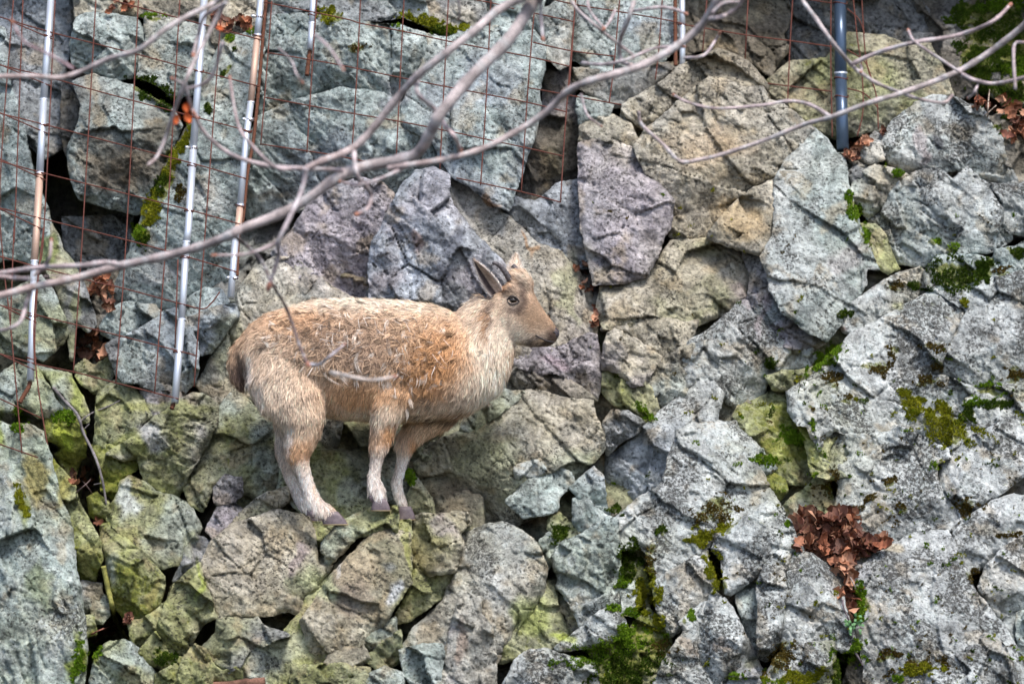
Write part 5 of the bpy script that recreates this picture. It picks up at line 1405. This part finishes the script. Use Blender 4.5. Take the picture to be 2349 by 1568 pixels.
# ---------------------------------------------------------------- bare branches in front
M_BARK = attr_material("pale_bark", .8, .2, .4, 160, .5)
BR = lambda x, y: -3.0
def branch(parent, name, txt, r0, r1, depth, col=(.42, .36, .35), buds=True, rs=None):
    Q = pts(txt)
    n = len(Q)
    P = [V3(x, y, depth + .05 * math.sin(i * 1.7 + x * .01)) for i, (x, y) in enumerate(Q)]
    C = catmull(P, 8)
    m = MB()
    rad, cols = [], []
    for i in range(len(C)):
        t = i / (len(C) - 1)
        rr_ = (r0 + (r1 - r0) * t) * S * (DIST + depth) / DIST
        knot = 1 + .22 * max(0, math.sin(i * .785 + x_seed(txt))) ** 6 + .05 * random.uniform(-1, 1)
        rad.append(rr_ * knot)
        k = 1 + .25 * math.sin(i * .9 + len(txt)) + .15 * random.uniform(-1, 1)
        tip = t ** 3 * .3
        c = np.array(col) * k * (1 - tip) + np.array((.33, .17, .14)) * tip
        if random.random() < .22: c = c * .5 + np.array((.5, .5, .5)) * .5
        cols.append(tuple(np.clip(c, .02, .8)))
    m.tube(C, rad, 10, True, cols)
    o = m.build(name, M_BARK, parent)
    if buds:
        e = C[-1]
        d = (C[-1] - C[-3]).normalized()
        m = MB()
        R_ = max(.0035, rad[-1] * 1.25)
        m.tube([e - d * R_, e + d * R_ * .6, e + d * R_ * 2.2, e + d * R_ * 3.2], [R_ * .8, R_ * 1.15, R_ * .8, R_ * .1], 8, True, (.36, .17, .12))
        b = m.build("bud", M_BARK, o)
        b.location = (0, 0, 0)
    return o
def x_seed(t): return (len(t) * 37 % 100) / 16.0

def tree_branch(label, main, twigs, depth, at):
    root = empty("bare_branch", V3(at[0], at[1], depth))
    tag(root, label, "branch", "bare branches hanging in front of the rock")
    for k, a in enumerate(main):
        branch(root, "limb", a[0], a[1], a[2], depth + a[3] if len(a) > 3 else depth, buds=False)
    for a in twigs:
        branch(root, "twig", a[0], a[1], a[2], depth + (a[3] if len(a) > 3 else 0), a[4] if len(a) > 4 else (.44, .36, .36))
    return root
tree_branch("long thick pale branch with two rising arms across the rock face",
    [("B 1450 -160 1330 0 1150 270 900 520 690 770 620 900 500 1060 150 1140 0 1200 A 2000 1420 1640 1566 D 1600 40 1400 120 1150 190 830 260 500 350 250 400 20 460 -60 470", 15, 7.5),
     ("C 330 -100 260 0 150 170 0 300 B 2100 430 1900 500 1720 550 1560 620 1400 770 1200 900 960 1020 700 1090 480 1125 330 1150", 9.5, 6.5, .02),
     ("B 1400 -60 1250 -15 1080 70 930 200 740 350 550 500 400 660 170 940 30 1040 -100 1090 -231 1150", 10, 7.5, -.02)],
    [("B 530 540 530 640 640 740 720 860 780 930 820 1020", 6, 4), ("B 95 990 100 1100 120 1200 210 1320 190 1420 120 1460", 5.5, 4), ("B 470 1130 300 1210 140 1260 0 1240", 4.5, 3), ("A 2349 1160 2070 1150 1880 1140 1700 970 1620 830 1570 540", 5, 3, -.03), ("A 2060 1150 1820 1130 1570 1050 1400 910 1330 790", 5.5, 4, -.05),
     ("A 2090 1150 2060 1300 1980 1480 D 1900 100 1900 200 1840 390", 6, 4, -.15, (.42, .36, .37)), ("D 830 260 720 240 560 260 300 270 80 300 -60 320", 6.5, 5), ("D 830 275 600 330 340 330 200 360 0 330 -60 320", 1.5, 1.2, .1), ("D 230 330 300 270 340 200 350 90", 4.5, 3), ("D 215 410 180 520 140 640 60 690 -20 705", 5, 3.5), ("D 200 350 100 345 -40 330", 5, 4.5),
     ("D 1600 60 1680 120 1780 220 1860 390 1960 560 2050 820 2100 930", 4.5, 3.5, .03, (.13, .105, .10)), ("D 2100 930 2180 935 2250 880 2349 800", 4, 2, .03, (.42, .40, .44)), ("D 1960 0 1870 110 1680 180 1470 190", 4, 3, -.2, (.40, .32, .32)), ("E -60 990 0 1000 200 1040 370 1020", 4, 3.5, -.3, (.58, .50, .44)), ("C 200 130 260 120 320 100 400 50 440 -30", 5, 4, .02), ("C 220 90 300 20 420 10 450 -20", 4, 3)], -2.9, (1250, -40))
tree_branch("slim bare branch crossing the dark hollow beside the grey posts",
    [("A 1590 -160 1530 -40 1450 30 1300 100 1130 200 950 340 750 400 550 490 400 530 200 520 -60 525", 6.5, 5.5), ("A 1600 -120 1545 0 1440 200 1340 390 1270 550 1200 730 1130 940 1070 1070 1010 1125", 5.5, 3.5)],
    [("A 1545 20 1400 110 1350 250 1320 370", 4.5, 3), ("A 1520 290 1440 530 1300 600 1255 575 1180 540", 4, 3), ("A 1260 570 1290 680 1310 740 1345 800", 4, 3), ("A 500 470 330 370 170 290 90 160", 4, 3, -.6, (.40, .28, .30)), ("B -420 330 -330 420 -300 500 -260 560", 2.6, 2), ("A 2150 240 2250 330 2340 470", 3.5, 2.5, -.5, (.42, .33, .34))], -3.0, (530, -50))
tree_branch("thin speckled branch with budded twigs sloping before the tan boulder",
    [("C 2440 60 2349 170 2150 330 1950 460 1750 550 1500 640 1300 700 1030 800 850 850 600 950 300 1050 130 1090 0 1100 B 2200 980 2060 850 2040 760", 7.5, 3.5), ("C 780 -120 820 -20 930 130 1050 300 1170 440 1240 500 1350 570 1500 630 1650 680 1800 700 1860 650", 5.5, 3)],
    [("C 1170 440 1350 360 1600 290 1900 240 2130 150 2250 40", 5, 4), ("C 1030 800 900 720 750 690 550 720 250 740 60 700 -40 650", 4.5, 2.5), ("C 1930 510 2020 550 2150 570 2349 530 2440 500", 4.5, 4), ("C 1930 505 1650 320 1590 270 1560 210", 3.5, 3), ("C 2290 610 2280 320 2349 290", 4, 3), ("C 2040 560 2010 630 1970 670", 3, 2.5), ("C 30 395 160 380 240 280 270 230", 3.5, 2.8), ("C 1230 440 1240 470 1235 490", 3, 2.5)], -2.2, (2349, 60))
tree_branch("pale knotted twigs with pink buds above the dark gully",
    [("B 1540 -120 1600 40 1750 180 1900 300 2010 380", 4, 3), ("B 2040 -120 2010 0 1970 130 1910 290 1920 410 1990 445", 5, 5)],
    [("B 1980 80 2100 60 2200 50 2300 70 2360 95", 4, 3.5), ("B 1650 430 1800 440 1950 410 2150 330 2340 320", 4, 3), ("B 1645 640 1670 740 1700 800 1780 860", 3.2, 2.2), ("B 1690 -100 1700 60 1800 190", 3, 2.5), ("B 1880 70 1840 150 1800 200", 3, 2.5), ("B 1380 -60 1370 80 1385 260", 4, 3, -.5, (.36, .33, .36)), ("B 800 -60 815 60 810 130", 3, 2.4, -.4)], -2.4, (1430, -30))

# ---------------------------------------------------------------- fallen leaves and sticks
M_LEAF = attr_material("dry_leaf", .7, .25, .3, 110, .3)
def leaf_mesh(seed):
    r = random.Random(seed)
    n = 9
    vs, fs, cs = [], [], []
    c0 = r.choice([(.20, .075, .04), (.26, .11, .06), (.15, .06, .04), (.30, .16, .10), (.21, .10, .07)])
    kk_ = r.choice([.5, .75, 1.0, 1.15, 1.5])
    c0 = tuple(q * kk_ for q in c0)
    curl, twist = r.uniform(.5, 2.2), r.uniform(-1.2, 1.2)
    for i in range(n + 1):
        t = i / n
        lob = .5 + .28 * math.cos(t * math.pi * 2 * 3.5) if .1 < t < .95 else .35
        wd = (.42 * math.sin(math.pi * min(1, t * .92 + .06)) ** .8) * (lob + .25)
        if t > .97: wd = .02
        for s_ in (-1, -.45, 0, .45, 1):
            x, y = t - .5, s_ * wd
            z = curl * .25 * (x * x * 2.2) + abs(s_) ** 1.3 * .16 * curl + twist * x * y
            vs.append((x, y, z))
            k = r.uniform(.8, 1.2) * (1.25 if s_ == 0 else 1)
            cs.append(tuple(min(.8, q * k) for q in c0))
    for i in range(n):
        for j in range(4):
            a = i * 5 + j
            fs.append((a, a + 1, a + 6, a + 5))
    me = bpy.data.meshes.new("leaf")
    me.from_pydata(vs, [], fs)
    me.polygons.foreach_set("use_smooth", [True] * len(fs))
    at = me.color_attributes.new("Col", 'FLOAT_COLOR', 'POINT')
    cc = np.ones((len(vs), 4), np.float32); cc[:, :3] = cs
    at.data.foreach_set("color", cc.ravel())
    me.materials.append(M_LEAF)
    return me
LEAVES = [leaf_mesh(i) for i in range(18)]
def leaf_pile(label, spots, size, group=None, name="leaf_pile"):
    c = pts(spots[0][0])[0]
    p0, _ = hit(*c)
    root = empty(name, p0)
    tag(root, label, "leaves", group)
    for (txt, rx, ry, n) in spots:
        c = pts(txt)[0]
        for k in range(n):
            a, q = random.uniform(0, 6.283), math.sqrt(random.random())
            x, y = c[0] + math.cos(a) * q * rx * TS, c[1] + math.sin(a) * q * ry * TS
            p, nn = hit(x, y)
            o = bpy.data.objects.new("leaf", random.choice(LEAVES))
            COL.objects.link(o)
            o.parent = root
            lift = .012 + .05 * (1 - q) * random.random() * min(1, n / 20)
            o.location = p - root.location + Vector((0, -lift, lift * .6))
            up = Vector((random.gauss(0, .85), -1.0, random.gauss(.6, .8))).normalized()
            o.rotation_euler = (up.to_track_quat('Z', 'Y')).to_euler()
            o.rotation_euler.rotate_axis('Z', random.uniform(0, 6.283))
            s_ = size * random.uniform(.7, 1.3)
            o.scale = (s_, s_, s_)
    return root
leaf_pile("heap of dry brown oak leaves caught between pale lichen slabs", [("I 1040 620", 240, 90, 62), ("I 900 550", 120, 100, 28), ("I 1110 510", 90, 90, 24), ("I 850 460", 50, 50, 8), ("I 1100 740", 80, 90, 20), ("I 1300 640", 110, 40, 16), ("I 1150 960", 40, 140, 14)], .068)
leaf_pile("dry leaves gathered on the ledge above the slanted mossy slab", [("A 1600 190", 110, 40, 14), ("A 1490 150", 40, 40, 5), ("A 780 60", 160, 40, 8)], .045)
leaf_pile("large curled brown leaf and scraps lying in the mossy crevice", [("D 650 770", 60, 40, 5), ("D 640 860", 90, 70, 12), ("D 690 480", 90, 120, 16)], .05)
leaf_pile("brown leaves beside the mossy stick at the foot of the crevice", [("G 850 1150", 40, 30, 9), ("G 760 1190", 80, 40, 9), ("G 660 480", 30, 60, 6), ("G 560 180", 60, 90, 10)], .038)
leaf_pile("brown leaves around the foot of the dark blue post", [("C 1200 980", 80, 60, 18), ("C 1400 905", 40, 20, 5), ("C 1180 1080", 50, 40, 5)], .036)
leaf_pile("loose litter of brown leaves and stems at the ivy covered bank", [("C 2150 730", 180, 60, 30), ("C 2320 790", 60, 60, 10), ("C 2250 900", 90, 90, 10)], .045)
leaf_pile("few small brown leaves wedged in the narrow crack behind the head", [("E 1640 300", 40, 50, 5), ("E 1690 430", 30, 60, 6), ("E 1740 620", 25, 80, 6)], .03)
leaf_pile("small brown leaf scrap at the foot of the long grey post", [("D 1330 1110", 50, 30, 4)], .03)
# orange leaves still on the branch
hang = empty("hanging_leaves", V3(*pts("A 1240 780")[0], -2.98))
tag(hang, "bright orange withered leaves hanging from the slim branch", "leaves")
ORL = leaf_mesh(77)
cc = np.ones((len(ORL.vertices), 4), np.float32); cc[:, :3] = (.75, .17, .05)
ORL.color_attributes["Col"].data.foreach_set("color", cc.ravel())
for (t, s_, a) in (("A 1205 815", .028, 1.9), ("A 1285 805", .030, 1.1), ("A 1270 735", .028, 1.5), ("A 1500 190", .022, .4)):
    q = pts(t)[0]
    o = bpy.data.objects.new("leaf", ORL); COL.objects.link(o); o.parent = hang
    o.location = V3(q[0], q[1], -2.98) - hang.location
    o.rotation_euler = (math.radians(80), a, random.uniform(-.4, .4)); o.scale = (s_,) * 3

M_STICK = attr_material("dead_stick", .9, .1, .4, 130, .6)
def stick(label, lines, col, group=None):
    root = None
    for k, (txt, r0, r1) in enumerate(lines):
        P = []
        for x, y in pts(txt):
            p, n = hit(x, y)
            P.append(p)
        # keep the stick straight across hollows
        ys = [p.y for p in P]
        Q = [V3(q[0], q[1], min(ys[max(0, i - 1):i + 2]) - r0 * S * .6) for i, q in enumerate(pts(txt))]
        C = catmull(Q, 6)
        if root is None:
            root = empty("stick", C[0])
            tag(root, label, "stick", group)
        m = MB()
        n = len(C)
        m.tube(C, [(r0 + (r1 - r0) * i / (n - 1)) * S * random.uniform(.85, 1.15) for i in range(n)], 8, True, [tuple(np.array(col) * random.uniform(.6, 1.3)) for i in range(n)])
        m.build("stem" if k == 0 else "side_twig", M_STICK, root)
stick("thin grey forked stick leaning in the mossy crevice below the mesh", [("D 360 1090 450 1190 530 1280 570 1400 650 1566 G 700 180 725 340", 4, 2.5), ("D 550 1325 590 1290 640 1260 740 1220 820 1180", 2.2, 1.2), ("D 575 1375 610 1340", 1.8, 1), ("G 690 195 640 205", 1.6, 1)], (.20, .18, .18))
stick("mossy green stick standing in the crevice beside the brown leaves", [("G 705 760 740 920 770 1050 800 1150 885 1270", 6.5, 4)], (.24, .23, .07))
stick("thin pale twig bent below the heap of brown leaves", [("I 1165 700 1150 800 1175 860 1205 920", 2.2, 1.4)], (.34, .30, .28))
stick("dark twig lying in the crack below the heap of leaves", [("I 1110 990 1120 1050 1165 1150", 2.6, 1.6), ("I 1160 1290 1210 1370 1250 1440", 2.6, 1.8)], (.16, .13, .14))
stick("short pale dry stem sticking up by the ivy covered bank", [("C 2100 800 2105 700 2115 610", 2.2, 1.4), ("C 2080 790 2160 720", 1.6, 1.0)], (.38, .30, .24))
stick("reddish thin twig lying at the mossy foot of the crevice", [("G 625 1225 700 1190 800 1160", 2.0, 1.2), ("G 640 1290 690 1240", 1.6, 1)], (.28, .12, .09))
for lab, tx_ in (("bundle of fine dead twigs stuffed into the crevice under the green block", ("G 500 180 570 230 640 200", "G 540 120 570 240 590 330", "G 520 260 600 190 640 140", "G 560 300 575 230 620 180", "G 530 150 590 210 630 270", "G 600 0 640 80 665 150")),):
    stick(lab, [(t, 1.7, 1.0) for t in tx_], (.12, .085, .08))
# end of a brown log at the lower edge
p, n = hit(*pts("G 1600 1560")[0])
lg = MB()
a0, a1 = pts("G 1400 1590")[0], pts("G 1810 1545")[0]
C = [V3(a0[0] + (a1[0] - a0[0]) * t, a0[1] + (a1[1] - a0[1]) * t + 2, p.y - .03) for t in np.linspace(0, 1, 14)]
lg.tube(C, [random.uniform(10, 13.5) * S for _ in C], 14, True, [tuple(np.array((.16, .085, .06)) * random.uniform(.6, 1.4)) for _ in C])
lo = lg.build("log", M_STICK)
tag(lo, "reddish brown rotten log lying among olive stones", "log")
# little green plant in the crack
M_PLANT = attr_material("green_leaf", .5, .3, .2, 90)
pc = pts("I 1180 1190")[0]
p, n = hit(*pc)
plant = empty("small_plant", p)
tag(plant, "small blue green leafy plant growing in the crack below the leaves", "plant")
m = MB()
for k in range(7):
    a = random.uniform(-1.2, 1.2)
    m.tube(catmull([p, p + Vector((.010 * a, -.012, .016)), p + Vector((.026 * a, -.02, .026 + .01 * random.random()))], 3), [.0012] * 7, 5, True, (.10, .17, .06))
m.build("stems", M_PLANT, plant)
for k in range(26):
    q = p + Vector((random.gauss(0, .018), -.018 - .012 * random.random(), random.gauss(.014, .016)))
    m = MB()
    d = Vector((random.gauss(0, 1), -.5, random.gauss(.3, .8))).normalized() * .014
    sd2 = d.cross(Vector((.2, -1, .3))).normalized() * .0055
    m.v = [q, q + d * .5 + sd2, q + d, q + d * .5 - sd2, q + d * .5 + Vector((0, -.002, 0))]
    m.f = [(0, 1, 4), (1, 2, 4), (2, 3, 4), (3, 0, 4)]
    m.c = [(.12, .26, .10)] * 5
    m.build("leaf", M_PLANT, plant)

# ---------------------------------------------------------------- thick moss
M_MOSS = attr_material("moss_fronds", .85, .1, .25, 60)
MC = {'g': ((.14, .25, .015), (.26, .39, .03)), 'y': ((.25, .27, .015), (.42, .40, .04)), 'd': ((.05, .09, .010), (.13, .19, .02)), 'b': ((.12, .085, .02), (.22, .16, .04))}
def moss(keys, name, label):
    r = np.random.default_rng(sum(map(ord, keys)))
    Vv, Fv, Cv = [], [], []
    def patch(q, rx, ry, an, cl, dens, spread):
        n = int(min(4200, 12 + rx * ry * 3.14 * dens))
        a, ra = r.uniform(0, 6.283, n), np.sqrt(r.random(n)) * spread
        ux, uy = np.cos(a) * ra * rx, np.sin(a) * ra * ry
        X = q[0] + ux * math.cos(an) - uy * math.sin(an)
        Y = q[1] + ux * math.sin(an) + uy * math.cos(an)
        nz = fbm(X * S * 24, Y * S * 24, 4, 333, .65)
        lim = .80 if cl != 'b' else .62
        for x, y, e, z in zip(X, Y, ra, nz):
            if e + 1.0 * z > lim or x < -40 or x > 2390 or y > 1610 or y < -40: continue
            p, nn = hit(x, y)
            thick = (.010 if cl != 'b' else .004) * max(.1, 1 - e)
            p = p + nn * thick * r.random()
            c0 = np.array(MC[cl][0]) + (np.array(MC[cl][1]) - np.array(MC[cl][0])) * np.clip(.5 + .7 * z + r.normal() * .3, 0, 1)
            for j in range(3):
                d = Vector((r.normal() * .6, -.5 + r.normal() * .4, .7 + r.normal() * .5)) + nn * .6
                d = d.normalized() * (.0070 if cl != 'b' else .0050) * r.uniform(.6, 1.5)
                sv = d.cross(Vector((r.normal(), r.normal(), r.normal()))).normalized() * .0020
                b = len(Vv)
                Vv.extend((p - sv, p + sv, p + d))
                Fv.append((b, b + 1, b + 2))
                Cv.extend((c0 * .7, c0 * .7, c0 * 1.15))
    for (q, rx, ry, an, cl) in MOS:
        if cl not in keys or rx < 1: continue
        patch(q, rx * 1.3, ry * 1.3, an, cl, .95 if cl != 'b' else .8, 1.35)
    # crumbs of moss strewn over the pale slabs and along the joints
    for k in range(420):
        cl = r.choice(list('gydbb'))
        if cl not in keys: continue
        x, y = (r.uniform(1700, 2349), r.uniform(800, 1568)) if r.random() < .75 else (r.uniform(1350, 2349), r.uniform(430, 1568))
        patch((x, y), r.exponential(5) + 1.5, r.uniform(1.5, 5), r.uniform(-1, 1), cl, .25, 1.5)
    o = mesh_np(name, np.array(Vv), np.array(Fv), M_MOSS, None, False, np.clip(np.array(Cv), .004, .8))
    tag(o, label, "moss", None, "stuff")
moss("gy", "bright_moss", "bright yellow green moss cushions growing on the rocks")
moss("d", "dark_moss", "dark green moss and creeper covering damp rock")
moss("b", "brown_moss", "brown dried moss tufts scattered over pale slabs")
